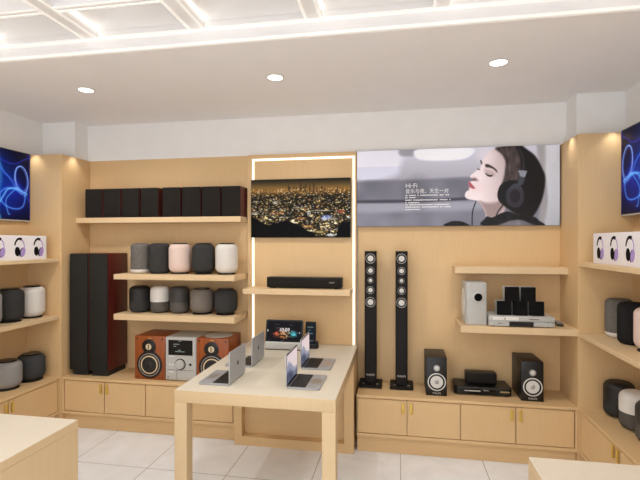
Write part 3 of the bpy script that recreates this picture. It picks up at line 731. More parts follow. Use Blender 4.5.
# ------------------------------------------------------------------ laptops
def wallpaper(u, v):
    U = u/0.262; V = v/0.166
    img = np.zeros(u.shape+(3,))
    top = np.array([236, 214, 222])/255; mid = np.array([240, 226, 214])/255
    img[:] = top; img = img*(1-(1-V)[..., None])+mid*(1-V)[..., None]
    n = vnoise(U, V, 6, 3)
    ridge = 0.48+0.22*np.sin(U*5.0+0.6)+0.18*(n-0.5)
    img = lay(img, np.clip((ridge-V)*10+0.5, 0, 1), np.stack([105+70*n, 112+66*n, 142+56*n], -1))
    img = lay(img, np.clip((ridge*0.55-V)*10+0.5, 0, 1), np.stack([62+60*n, 68+60*n, 92+60*n], -1))
    return img*0.92
def laptop(label, loc, rz):
    """hinge line at local x=0, keyboard towards +x"""
    r = thing('laptop', label, 'laptop', loc, rz, 'silver laptops on the display table')
    W = 0.280
    bm = bmesh.new(); t = [(p[0]+0.099, p[1]) for p in rrect(0.198, W, 0.012)]
    prism(bm, t, Matrix.Translation((0, 0, 0.002)), 0.0095); ba = obj('base', bm, ALUB, r)
    bm = bmesh.new(); box(bm, 0.012, 0.112, -0.128, 0.128, 0.0113, 0.0122); obj('keyboard', bm, BLUEKEY, r, label='dark keyboard field')
    kb_ = bm = bmesh.new()
    for i in range(6):
        for j in range(13):
            x = 0.015+i*0.0160; y = -0.124+j*0.0191
            box(bm, x, x+0.0136, y, y+0.0165, 0.0121, 0.0132)
    obj('keys', bm, BLACK, r, smooth=False)['kind'] = 'stuff'
    bm = bmesh.new(); box(bm, 0.122, 0.188, -0.055, 0.055, 0.0113, 0.0119); obj('trackpad', bm, ALU, r)
    for sy in (-1, 1):
        bm = bmesh.new(); box(bm, 0.02, 0.17, sy*0.11-0.006, sy*0.11+0.006, 0, 0.002); obj('foot', bm, RUBBER, ba)
    tilt = Matrix.Rotation(math.radians(-0.6), 4, 'Y')
    M = Matrix.Translation((0.001, 0, 0.010)) @ tilt @ Matrix.Rotation(PI/2, 4, 'Z') @ Matrix.Rotation(PI/2, 4, 'X')
    bm = bmesh.new(); prism(bm, [(p[0], p[1]+0.097) for p in rrect(W, 0.192, 0.010)], M, -0.006); li = obj('lid', bm, ALUB, r)
    bm = bmesh.new(); prism(bm, [(p[0], p[1]+0.097) for p in rrect(W-0.004, 0.188, 0.009)], M @ Matrix.Translation((0, 0, 0.0002)), 0.0008); obj('bezel', bm, GLOSSB, li)
    Ms = Matrix.Translation((0.001, 0, 0.010)) @ tilt @ Matrix.Translation((0.0014, -0.131, 0.016)) @ Matrix.Rotation(PI/2, 4, 'Z')
    painted('screen', 0.262, 0.166, 54, 36, wallpaper, SCREEN, li, Ms)
    # fruit emblem on the back of the lid
    ap = []
    for k in range(48):
        a = 2*PI*k/48+PI/2
        rr = 0.0150*(1+0.05*math.cos(2*a))
        x, y = rr*math.cos(a)*0.95, rr*math.sin(a)
        if y > 0.008: y -= 0.0035*math.exp(-(x/0.004)**2)
        if y < -0.008: y += 0.0025*math.exp(-(x/0.003)**2)
        dx, dy = x-0.0185, y-0.002
        dd = math.hypot(dx, dy)
        if dd < 0.0085: x, y = 0.0185+dx/dd*0.0085, 0.002+dy/dd*0.0085
        ap.append((-x, y))
    Mb = M @ Matrix.Translation((0, 0.098, -0.0068))
    bm = bmesh.new(); prism(bm, ap, Mb, 0.0009)
    prism(bm, [(-0.001, 0.0165), (-0.0005, 0.0205), (-0.0045, 0.0240), (-0.0052, 0.0205), (-0.003, 0.0170)], Mb, 0.0009)
    obj('emblem', bm, GLOSSB, li)
    bm = bmesh.new(); lathe(bm, [(0, -0.11), (0.0045, -0.11), (0.0045, 0.11), (0, 0.11)], (0.003, 0, 0.0095)); 
    bm.free()
    bm = bmesh.new(); lathe(bm, [(0, 0), (0.0042, 0), (0.0042, 0.22), (0, 0.22)], (0, 0, 0), 'z', 16)
    bmesh.ops.transform(bm, matrix=Matrix.Translation((0.004, 0.11, 0.0100)) @ Matrix.Rotation(PI/2, 4, 'X'), verts=list(bm.verts)); obj('hinge', bm, RUBBER, r)
    return r
l0 = laptop('open silver laptop with lit screen facing right, at the near right of the table', (-0.662, 2.725, 0.757), 0)
dup(l0, (-0.665, 3.138, 0.757), 'open silver laptop with lit screen facing right, farther along the table near the phone', 0)
dup(l0, (-1.019, 2.712, 0.757), 'open silver laptop showing its lid emblem, at the near left corner of the table', PI)
dup(l0, (-1.014, 3.118, 0.757), 'open silver laptop showing its lid emblem, farther back beside the tablet display', PI)

# ------------------------------------------------------------------ tablet display and phone
r = thing('smart_display', 'black tablet display with grey base bar at the far end of the table', 'smart display', (-0.924, 3.50, 0.757), math.radians(1))
bm = bmesh.new(); box(bm, -0.158, 0.158, 0, 0.095, 0.006, 0.066, 0.010, 3); obj('base_bar', bm, SILV, r, label='grey base bar')
bm = bmesh.new(); box(bm, -0.150, 0.150, 0.01, 0.085, 0, 0.006); obj('foot', bm, RUBBER, r)
T = Matrix.Translation((0, 0.012, 0.062)) @ Matrix.Rotation(math.radians(-12), 4, 'X')
bm = bmesh.new(); prism(bm, [(p[0], p[1]+0.088) for p in rrect(0.308, 0.184, 0.014)], T @ Matrix.Rotation(PI/2, 4, 'X'), -0.012); tb = obj('tablet', bm, GLOSSB, r)
def ui(u, v):
    U, V = u/0.285, v/0.160
    img = np.zeros(u.shape+(3,)); img[:] = np.array([17, 15, 20])/255
    n = vnoise(U, V, 14, 11); n2 = vnoise(U, V, 26, 5)
    img = lay(img, ell(U, V, .36, .40, .20, .20, .9)*np.clip(n*2-.75, 0, 1), (214, 96, 66))
    img = lay(img, ell(U, V, .46, .28, .16, .16, .9)*np.clip(n2*2-.8, 0, 1), (222, 130, 60))
    img = lay(img, ell(U, V, .60, .42, .18, .20, .9)*np.clip(n2*2-.7, 0, 1), (206, 190, 140))
    img = lay(img, ell(U, V, .77, .37, .13, .15, .8)*np.clip(n*1.6-.3, 0, 1), (62, 150, 160))
    img = lay(img, ell(U, V, .78, .34, .07, .05, .7), (96, 196, 206))
    img = lay(img, ell(U, V, .02, .52, .02, .06, .5), (190, 190, 190))
    img = lay(img, ell(U, V, .95, .44, .015, .03, .5), (225, 225, 225))
    for a, b_, y in ((.20, .36, .84), (.62, .76, .82), (.24, .58, .66), (.04, .1, .05), (.4, .52, .04)):
        img = lay(img, np.clip((np.minimum(U-a, b_-U))*60, 0, 1)*np.clip(1-np.abs(V-y)*45, 0, 1)*.5, (150, 148, 150))
    return img
painted('screen', 0.285, 0.160, 96, 54, ui, SCREEN, tb, T @ Matrix.Translation((-0.1425, -0.0003, 0.008)))
ck = text('clock_digits', '10:09', 0.040, (0, 0, 0), mat('clock_glow', (205, 200, 205), 0.5, emit=(205, 200, 205), es=0.6), tb, depth=0.0002)
ck.data.transform(T @ Matrix.Translation((0.002, -0.0006, 0.098)))
r = thing('mobile_phone', 'black phone standing upright in its dock at the far end of the table', 'phone', (-0.726, 3.635, 0.763))
bm = bmesh.new(); prism(bm, [(p[0], p[1]+0.100) for p in rrect(0.088, 0.190, 0.010)], Matrix.Translation((0, -0.006, 0.012)) @ Matrix.Rotation(math.radians(-5), 4, 'X') @ Matrix.Rotation(PI/2, 4, 'X'), -0.009); ph = obj('body', bm, GLOSSB, r)
def pui(u, v):
    U, V = u/0.080, v/0.172
    img = np.zeros(u.shape+(3,)); img[:] = np.array([24, 26, 30])/255
    for a, b_, y, c in ((.12, .8, .80, (120, 140, 130)), (.15, .55, .66, (70, 110, 120)), (.12, .75, .50, (90, 150, 170)), (.2, .8, .16, (120, 120, 130))):
        img = lay(img, np.clip((np.minimum(U-a, b_-U))*20, 0, 1)*np.clip(1-np.abs(V-y)*26, 0, 1), c)
    return img
painted('screen', 0.080, 0.172, 28, 56, pui, SCREEN, ph, Matrix.Translation((0, -0.006, 0.012)) @ Matrix.Rotation(math.radians(-5), 4, 'X') @ Matrix.Translation((-0.040, -0.0004, 0.012)))
bm = bmesh.new()
t = rrect(0.118, 0.085, 0.016)
prism(bm, t, Matrix.Translation((0, 0, 0)), 0.012)
box(bm, -0.052, 0.052, -0.028, -0.0195, 0.012, 0.034, 0.003, 2); box(bm, -0.052, 0.052, 0.026, 0.036, 0.012, 0.05, 0.003, 2)
tag(obj('phone_dock', bm, BLACK, loc=(-0.720, 3.635, 0.757)), 'black dock under the upright phone on the display table', 'phone dock')

# ------------------------------------------------------------------ headphone display boxes
def headphone_box(label, loc, rz, n, pitch_, first, H, L):
    """front face is local y=0 facing -y; prints spaced from the end nearest the back wall"""
    r = thing('headphone_box', label, 'display box', loc, rz, 'white headphone boxes')
    bm = bmesh.new(); box(bm, 0, L, 0, 0.13, 0, H, 0.002, 1); obj('box', bm, WHITEP, r)
    for k in range(n):
        cx = first+pitch_*k
        bm = bmesh.new(); M = Matrix.Translation((cx, 0, 0)) @ Matrix.Rotation(PI/2, 4, 'X')
        def arc(a0, a1, cx_, cy_, rx, ry, w0, w1, mi, nn=20):
            A, B_ = [], []
            for i in range(nn+1):
                q = i/nn; a = math.radians(a0+(a1-a0)*q); w_ = w0+(w1-w0)*q
                A.append((cx_+(rx+w_)*math.cos(a), cy_+(ry+w_)*math.sin(a))); B_.append((cx_+(rx-w_)*math.cos(a), cy_+(ry-w_)*math.sin(a)))
            prism(bm, A+B_[::-1], M, 0.0012, mi)
        arc(172, 62, -0.002, 0.110, 0.044, 0.062, 0.0055, 0.0110, 0)
        arc(62, -22, -0.002, 0.110, 0.046, 0.060, 0.0045, 0.0030, 1)
        def oval(x, y, rx, ry, rot, mi, d=0.0012, nn=28):
            c_, s_ = math.cos(rot), math.sin(rot)
            prism(bm, [(x+rx*math.cos(2*PI*i/nn)*c_-ry*math.sin(2*PI*i/nn)*s_, y+rx*math.cos(2*PI*i/nn)*s_+ry*math.sin(2*PI*i/nn)*c_) for i in range(nn)], M, d, mi)
        oval(-0.022, 0.070, 0.024, 0.038, 0.06, 0, 0.0015)
        oval(0.020, 0.064, 0.020, 0.038, -0.34, 0, 0.0014)
        oval(0.031, 0.065, 0.022, 0.039, -0.26, 1, 0.0018)
        obj('headphone_print', bm, [INKB, INKL], r, smooth=False)
    return r
# left bay: local +x runs towards the back corner
headphone_box('long white box printed with black and lilac headphones on the left side shelf', (-2.985, 2.60, 1.484), PI/2, 4, 0.188, 0.122, 0.198, 0.773)
headphone_box('long white box printed with black and lilac headphones on the right side shelf', (1.312, 3.370, 1.486), -PI/2, 4, 0.196, 0.110, 0.203, 0.80)

# ------------------------------------------------------------------ televisions
def city(u, v):
    U, V = u/0.868, v/0.498
    R_ = np.random.RandomState(21)
    y = 1-V
    img = np.zeros(u.shape+(3,))
    sky = np.clip(y/0.15, 0, 1)[..., None]
    img[:] = (np.array([30, 28, 22])*(1-sky)+np.array([132, 100, 54])*sky)/255
    n = vnoise(U, V, 7, 2)
    img = lay(img, np.clip((y-0.135)*30, 0, 1), np.stack([118+30*n, 82+24*n, 38+18*n], -1))
    img = lay(img, np.clip((y-0.19)*9, 0, 1), (34, 29, 21))
    for cx, w_, h_ in ((.385, .010, .12), (.40, .012, .09), (.44, .010, .10), (.465, .008, .08), (.51, .013, .19), (.54, .010, .10), (.56, .012, .13), (.60, .010, .12), (.64, .012, .16), (.67, .01, .08), (.72, .012, .09), (.75, .01, .07), (.87, .012, .07)):
        img = lay(img, np.clip((w_-np.abs(U-cx))*200, 0, 1)*np.clip((y-(0.215-h_))*80, 0, 1)*np.clip((0.24-y)*40, 0, 1)*.8, (66, 48, 32))
    # street lights, denser towards the horizon, cut away by the dark hill in front
    hill = np.interp(U, [0, .04, .12, .2, .32, .42, .47, .55, .62, .68, .85, .89, .94, 1], [.63, .66, .76, .78, .72, .73, .78, .85, .92, 1.05, 1.05, .80, .74, .72])+0.012*np.sin(U*47)+0.02*(vnoise(U, V*0, 30, 12)-.5)
    p = R_.rand(*u.shape)
    ny_, nx_ = u.shape
    add = np.zeros_like(img)
    for k in range(2700):
        cx, t_ = R_.rand(), R_.rand()
        cy = 0.165+0.80*t_**1.25
        if R_.rand() > 0.35+0.9*vnoise(np.array([[cx*1.2]]), np.array([[cy*4.0]]), 6, 9)[0, 0]: continue
        sz = (0.0016+0.0030*t_)*(0.7+0.6*R_.rand()); sx_ = sz*R_.choice([1.0, 1.0, 1.8, 2.6])
        wv = R_.rand(); b_ = 0.25+0.85*R_.rand()**2.2
        col = np.array([1.0, .80, .48]) if wv < .45 else np.array([1.0, .90, .72]) if wv < .75 else np.array([.95, .97, 1.0]) if wv < .90 else np.array([1.0, .52, .22]) if wv < .97 else np.array([.75, .85, .80])
        ix, iy = int(cx*nx_), int((1-cy)*ny_)
        a0, a1, c0_, c1_ = max(0, iy-6), min(ny_, iy+7), max(0, ix-9), min(nx_, ix+10)
        if a0 >= a1 or c0_ >= c1_: continue
        uu, vv = u[a0:a1, c0_:c1_], v[a0:a1, c0_:c1_]
        g = np.exp(-(((uu-cx*0.868)/sx_)**2+((vv-(1-cy)*0.498)/sz)**2))
        add[a0:a1, c0_:c1_] += g[..., None]*col*b_
    img = np.clip(img+add, 0, 1)
    img = lay(img, np.clip((y-hill)*45+.5, 0, 1), (7, 6, 7))
    # brighter blocks and avenues
    for cx, cy, rx, ry, col, k in ((.585, .585, .010, .055, (230, 226, 214), .9), (.605, .60, .006, .05, (220, 220, 215), .8), (.72, .545, .10, .010, (225, 220, 200), .75), (.77, .66, .05, .035, (120, 150, 240), .85), (.745, .69, .03, .028, (240, 240, 250), .8), (.83, .69, .05, .020, (230, 225, 200), .7), (.81, .965, .045, .022, (245, 250, 245), .95), (.70, .91, .05, .022, (235, 205, 130), .8), (.58, .81, .05, .022, (220, 150, 80), .7), (.27, .58, .08, .018, (190, 110, 60), .6), (.25, .405, .03, .022, (240, 225, 210), .8), (.04, .58, .04, .03, (215, 205, 190), .6), (.11, .70, .03, .03, (170, 150, 90), .6), (.91, .565, .04, .022, (190, 50, 50), .7), (.34, .655, .06, .015, (215, 205, 180), .55), (.51, .68, .06, .02, (220, 140, 80), .6), (.48, .49, .05, .012, (200, 190, 170), .6), (.05, .385, .05, .010, (200, 190, 170), .5)):
        img = lay(img, ell(U, y, cx, cy, rx, ry, .8)*k*np.clip(p*1.8, .3, 1), col)
    return img
r = thing('television', 'wall television showing a city skyline at night, framed by the light strip', 'television', (-0.844, 3.79, 1.668))
bm = bmesh.new(); box(bm, -0.438, 0.438, -0.038, -0.010, 0, 0.505, 0.003, 2); cs = obj('case', bm, GLOSSB, r)
bm = bmesh.new(); box(bm, -0.2, 0.2, -0.012, 0, 0.12, 0.38); obj('wall_bracket', bm, RUBBER, r)
painted('screen', 0.868, 0.498, 330, 190, city, SCREEN, cs, Matrix.Translation((-0.434, -0.0384, 0.0035)))

def swirl(flip):
    W, H = 1.02, 0.575
    def fn(u, v):
        e = (W-u) if flip else u                                   # distance from the edge by the back corner
        img = np.zeros(u.shape+(3,))
        n = vnoise(e, v, 5, 14)
        img[:] = (np.array([9, 9, 34]))/255
        img = lay(img, np.clip(1-np.hypot((e-.34)/.30, (v-.30)/.34), 0, 1)**1.0*.8, (8, 60, 180))
        img = lay(img, np.clip(1-np.hypot((e-.15)/.20, (v-.19)/.22), 0, 1)*.55, (16, 34, 160))
        img = lay(img, np.clip(1-np.hypot((e-.36)/.10, (v-.36)/.25), 0, 1), (90, 200, 235))
        def curve(pts, w0, col, k, soft=2.2):
            P = np.array(smoothpoly(pts, 10)); P = P[:-10]
            d = np.full(u.shape, 1e9)
            for a, b_ in zip(P[:-1], P[1:]):
                ex, ey = b_-a; L = ex*ex+ey*ey+1e-12
                t_ = np.clip(((e-a[0])*ex+(v-a[1])*ey)/L, 0, 1)
                d = np.minimum(d, np.hypot(e-a[0]-t_*ex, v-a[1]-t_*ey))
            return np.clip(k*np.exp(-(d/(w0*.62))**1.2), 0, 1), col
        loops = []
        th = np.linspace(0, 2*PI, 16, endpoint=False)
        for cx, cy, rx, ry, rot in ((.083, .350, .064, .112, -.16), (.088, .342, .070, .118, -.08), (.092, .352, .060, .104, -.25), (.084, .338, .066, .122, -.12)):
            P = [(cx+rx*math.cos(a)*math.cos(rot)-ry*math.sin(a)*math.sin(rot), cy+rx*math.cos(a)*math.sin(rot)+ry*math.sin(a)*math.cos(rot)) for a in th]
            loops.append((P+[P[0], P[1]], (.0038), (160, 195, 255), .72))
        loops += [
          ([(.05, .20), (.07, .12), (.13, .09), (.22, .10), (.28, .14), (.30, .20), (.25, .25), (.18, .26), (.12, .25), (.08, .235)], .008, (90, 160, 255), .9),
          ([(.055, .21), (.08, .24), (.14, .265), (.22, .25), (.26, .20), (.33, .10), (.42, .06)], .012, (120, 200, 255), .85),
          ([(.12, .26), (.18, .23), (.24, .16), (.23, .08), (.20, .05)], .006, (110, 190, 255), .8),
          ([(.01, .17), (.06, .23), (.12, .30), (.20, .34), (.30, .42), (.38, .55)], .004, (90, 90, 240), .7),
          ([(.02, .56), (.08, .51), (.16, .47), (.26, .48), (.40, .56)], .004, (60, 60, 220), .7),
          ([(.14, .25), (.20, .34), (.27, .40), (.33, .50), (.36, .58)], .008, (70, 150, 240), .7),
          ([(.30, .02), (.33, .15), (.34, .30), (.37, .45), (.36, .57)], .016, (100, 210, 240), .8),
          ([(.45, .05), (.52, .2), (.50, .35), (.60, .5), (.75, .52), (.85, .4), (.9, .2)], .012, (80, 140, 255), .8),
          ([(.40, .5), (.55, .42), (.70, .22), (.86, .15), (.98, .3)], .008, (120, 190, 255), .8),
          ([(.005, .02), (.005, .2), (.006, .4), (.004, .57)], .004, (70, 60, 230), .5)]
        for P, w0, col, k in loops:
            mk, cl = curve(P, w0, col, k); img = np.maximum(img, lay(img, mk, cl)); 
            mk2, _ = curve(P, w0*5, col, k*.22); img = np.maximum(img, lay(img, mk2, (30, 60, 220)))
        return img
    return fn
r = thing('television', 'wall television with glowing blue swirls on the left side wall', 'television', (-3.254, 2.935, 1.815), PI/2)
bm = bmesh.new(); box(bm, -0.515, 0.515, -0.036, -0.008, 0, 0.592, 0.003, 2); cs = obj('case', bm, [GLOSSB], r)
bm = bmesh.new(); box(bm, -0.515, 0.515, -0.0375, -0.006, -0.006, 0.004, 0.002, 1); obj('lower_bezel', bm, SILV, r, label='thin silver lower bezel')
bm = bmesh.new(); box(bm, -0.2, 0.2, -0.010, 0.003, 0.15, 0.45); obj('wall_bracket', bm, RUBBER, r)
painted('screen', 1.02, 0.575, 260, 146, swirl(True), SCREEN, cs, Matrix.Translation((-0.510, -0.0364, 0.008)))
r = thing('television', 'wall television with glowing blue swirls on the right side wall', 'television', (1.60, 2.932, 1.815), -PI/2)
bm = bmesh.new(); box(bm, -0.515, 0.515, -0.080, -0.045, 0, 0.592, 0.003, 2); cs = obj('case', bm, [GLOSSB], r)
bm = bmesh.new(); box(bm, -0.515, 0.515, -0.0815, -0.043, -0.006, 0.004, 0.002, 1); obj('lower_bezel', bm, SILV, r, label='thin silver lower bezel')
bm = bmesh.new(); box(bm, -0.2, 0.2, -0.047, 0.003, 0.15, 0.45); obj('wall_bracket', bm, RUBBER, r)
painted('screen', 1.02, 0.575, 260, 146, swirl(False), SCREEN, cs, Matrix.Translation((-0.510, -0.0804, 0.008)))

# ------------------------------------------------------------------ headphone poster
POLY={
 'face':[(1.137, 0.627),(1.081, 0.607),(1.048, 0.577),(1.021, 0.54),(1.007, 0.502),(0.998, 0.471),(0.976, 0.453),(0.951, 0.433),(0.927, 0.413),(0.917, 0.399),(0.924, 0.388),(0.951, 0.373),(0.942, 0.362),(0.915, 0.359),(0.903, 0.344),(0.912, 0.325),(0.906, 0.306),(0.912, 0.293),(0.888, 0.278),(0.877, 0.252),(0.882, 0.23),(0.906, 0.214),(0.945, 0.207),(0.982, 0.197),(1.003, 0.168),(1.021, 0.133),(1.036, 0.098),(1.045, 0.06),(1.137, 0.06),(1.182, 0.137),(1.211, 0.246),(1.256, 0.401),(1.256, 0.541),(1.211, 0.613)],
 'neck':[(0.982, 0.197),(1.003, 0.168),(1.021, 0.133),(1.036, 0.098),(1.042, 0.045),(1.137, 0.044),(1.182, 0.122),(1.197, 0.215),(1.108, 0.232)],
 'jawshade':[(0.988, 0.2),(1.048, 0.183),(1.122, 0.188),(1.167, 0.216),(1.189, 0.168),(1.137, 0.091),(1.081, 0.063),(1.045, 0.064),(1.03, 0.117),(1.006, 0.165)],
 'hair':[(1.115, 0.618),(1.152, 0.629),(1.226, 0.642),(1.3, 0.639),(1.351, 0.603),(1.401, 0.561),(1.438, 0.505),(1.466, 0.442),(1.484, 0.388),(1.481, 0.303),(1.465, 0.218),(1.439, 0.149),(1.401, 0.082),(1.358, 0.057),(1.285, 0.082),(1.204, 0.137),(1.155, 0.182),(1.134, 0.229),(1.14, 0.276),(1.161, 0.329),(1.179, 0.378),(1.188, 0.434),(1.194, 0.497),(1.182, 0.541),(1.155, 0.582)],
 'hairfront':[(1.115, 0.618),(1.182, 0.628),(1.263, 0.632),(1.3, 0.54),(1.311, 0.446),(1.285, 0.369),(1.226, 0.347),(1.182, 0.333),(1.161, 0.302),(1.176, 0.378),(1.188, 0.434),(1.194, 0.497),(1.182, 0.541),(1.155, 0.582)],
 'cloth':[(1.027, -0.002),(1.03, 0.054),(1.048, 0.073),(1.09, 0.066),(1.152, 0.097),(1.211, 0.112),(1.285, 0.083),(1.343, 0.064),(1.401, 0.069),(1.438, 0.038),(1.459, -0.008)],
 'shoulder':[(1.137, -0.003),(1.182, 0.022),(1.241, 0.043),(1.314, 0.042),(1.365, 0.02),(1.399, -0.008)],
 'brow':[(1.033, 0.489),(1.051, 0.496),(1.087, 0.478),(1.12, 0.449),(1.128, 0.423),(1.102, 0.449),(1.069, 0.466),(1.042, 0.47)],
 'brow2':[(0.995, 0.525),(1.004, 0.528),(1.012, 0.502),(1.004, 0.496)],
 'lash':[(1.036, 0.426),(1.054, 0.413),(1.075, 0.406),(1.093, 0.409),(1.081, 0.393),(1.057, 0.397),(1.042, 0.41)],
 'eyeshade':[(1.03, 0.454),(1.063, 0.45),(1.108, 0.421),(1.099, 0.396),(1.063, 0.403),(1.036, 0.42)],
 'lash2':[(0.973, 0.465),(0.988, 0.459),(0.997, 0.455),(0.988, 0.449),(0.976, 0.456)],
 'lips':[(0.903, 0.344),(0.915, 0.358),(0.927, 0.343),(0.942, 0.324),(0.957, 0.302),(0.939, 0.299),(0.921, 0.309),(0.909, 0.306),(0.912, 0.325)],
 'nostril':[(0.939, 0.378),(0.954, 0.384),(0.97, 0.371),(0.957, 0.362)],
 'noseshade':[(0.927, 0.388),(0.954, 0.393),(0.976, 0.377),(0.982, 0.358),(0.957, 0.362),(0.945, 0.368)],
 'pad':[(1.197, 0.353),(1.244, 0.361),(1.273, 0.338),(1.226, 0.308),(1.197, 0.265),(1.188, 0.209),(1.205, 0.159),(1.17, 0.169),(1.137, 0.204),(1.128, 0.254),(1.143, 0.31),(1.167, 0.338)],
 'cup':[(1.273, 0.335),(1.311, 0.3),(1.329, 0.244),(1.323, 0.188),(1.294, 0.148),(1.25, 0.143),(1.208, 0.168),(1.191, 0.215),(1.197, 0.272),(1.229, 0.315)],
 'cupin':[(1.273, 0.292),(1.3, 0.269),(1.308, 0.229),(1.297, 0.186),(1.267, 0.167),(1.235, 0.18),(1.217, 0.218),(1.223, 0.262),(1.247, 0.286)],
 'arm':[(1.282, 0.32),(1.291, 0.391),(1.302, 0.431),(1.34, 0.43),(1.338, 0.39),(1.32, 0.328)],
 'armsilver':[(1.288, 0.438),(1.349, 0.433),(1.343, 0.405),(1.332, 0.384),(1.302, 0.391),(1.294, 0.413)],
 'band':[(1.305, 0.431),(1.314, 0.493),(1.302, 0.555),(1.273, 0.625),(1.291, 0.634),(1.326, 0.561),(1.34, 0.495),(1.335, 0.43)],
 'bandhi':[(1.314, 0.446),(1.323, 0.499),(1.311, 0.555),(1.291, 0.609),(1.298, 0.608),(1.32, 0.555),(1.33, 0.499),(1.326, 0.446)],
 'lump':[(0.716, 0.0),(0.744, 0.025),(0.79, 0.039),(0.851, 0.034),(0.897, 0.014),(0.912, -0.008)],
 'cable':[(0.959, 0.197),(0.965, 0.197),(0.959, 0.172),(0.945, 0.131),(0.939, 0.087),(0.938, -0.002),(0.929, -0.002),(0.93, 0.093),(0.939, 0.141)],
 'cable2':[(1.164, 0.163),(1.17, 0.156),(1.143, 0.119),(1.12, 0.075),(1.114, 0.079),(1.134, 0.122)],
 'winA':[(-0.004, 0.648),(0.355, 0.635),(0.364, 0.513),(0.31, 0.417),(-0.004, 0.384)],
 'pillar':[(0.358, 0.643),(0.498, 0.641),(0.498, 0.587),(0.368, 0.584)],
 'winB':[(0.504, 0.638),(0.919, 0.632),(0.913, 0.563),(0.782, 0.535),(0.517, 0.55)],
 'bench':[(-0.004, 0.375),(0.469, 0.38),(0.934, 0.401),(1.025, 0.405),(1.025, 0.238),(0.627, 0.216),(-0.004, 0.21)],
 'seam':[(-0.004, 0.22),(0.469, 0.219),(0.934, 0.23),(0.934, 0.211),(0.469, 0.196),(-0.004, 0.198)],
 'seatlit':[(-0.004, 0.198),(0.469, 0.196),(0.934, 0.205),(0.995, 0.204),(0.995, 0.131),(0.469, 0.121),(-0.004, 0.119)],
 'post':[(1.425, 0.653),(1.481, 0.654),(1.488, 0.364),(1.499, 0.149),(1.474, -0.005),(1.43, -0.005),(1.459, 0.211),(1.482, 0.38),(1.438, 0.52)],
 'rightwall':[(1.474, 0.654),(1.591, 0.653),(1.591, -0.006),(1.474, -0.005),(1.499, 0.179),(1.488, 0.364)],
}

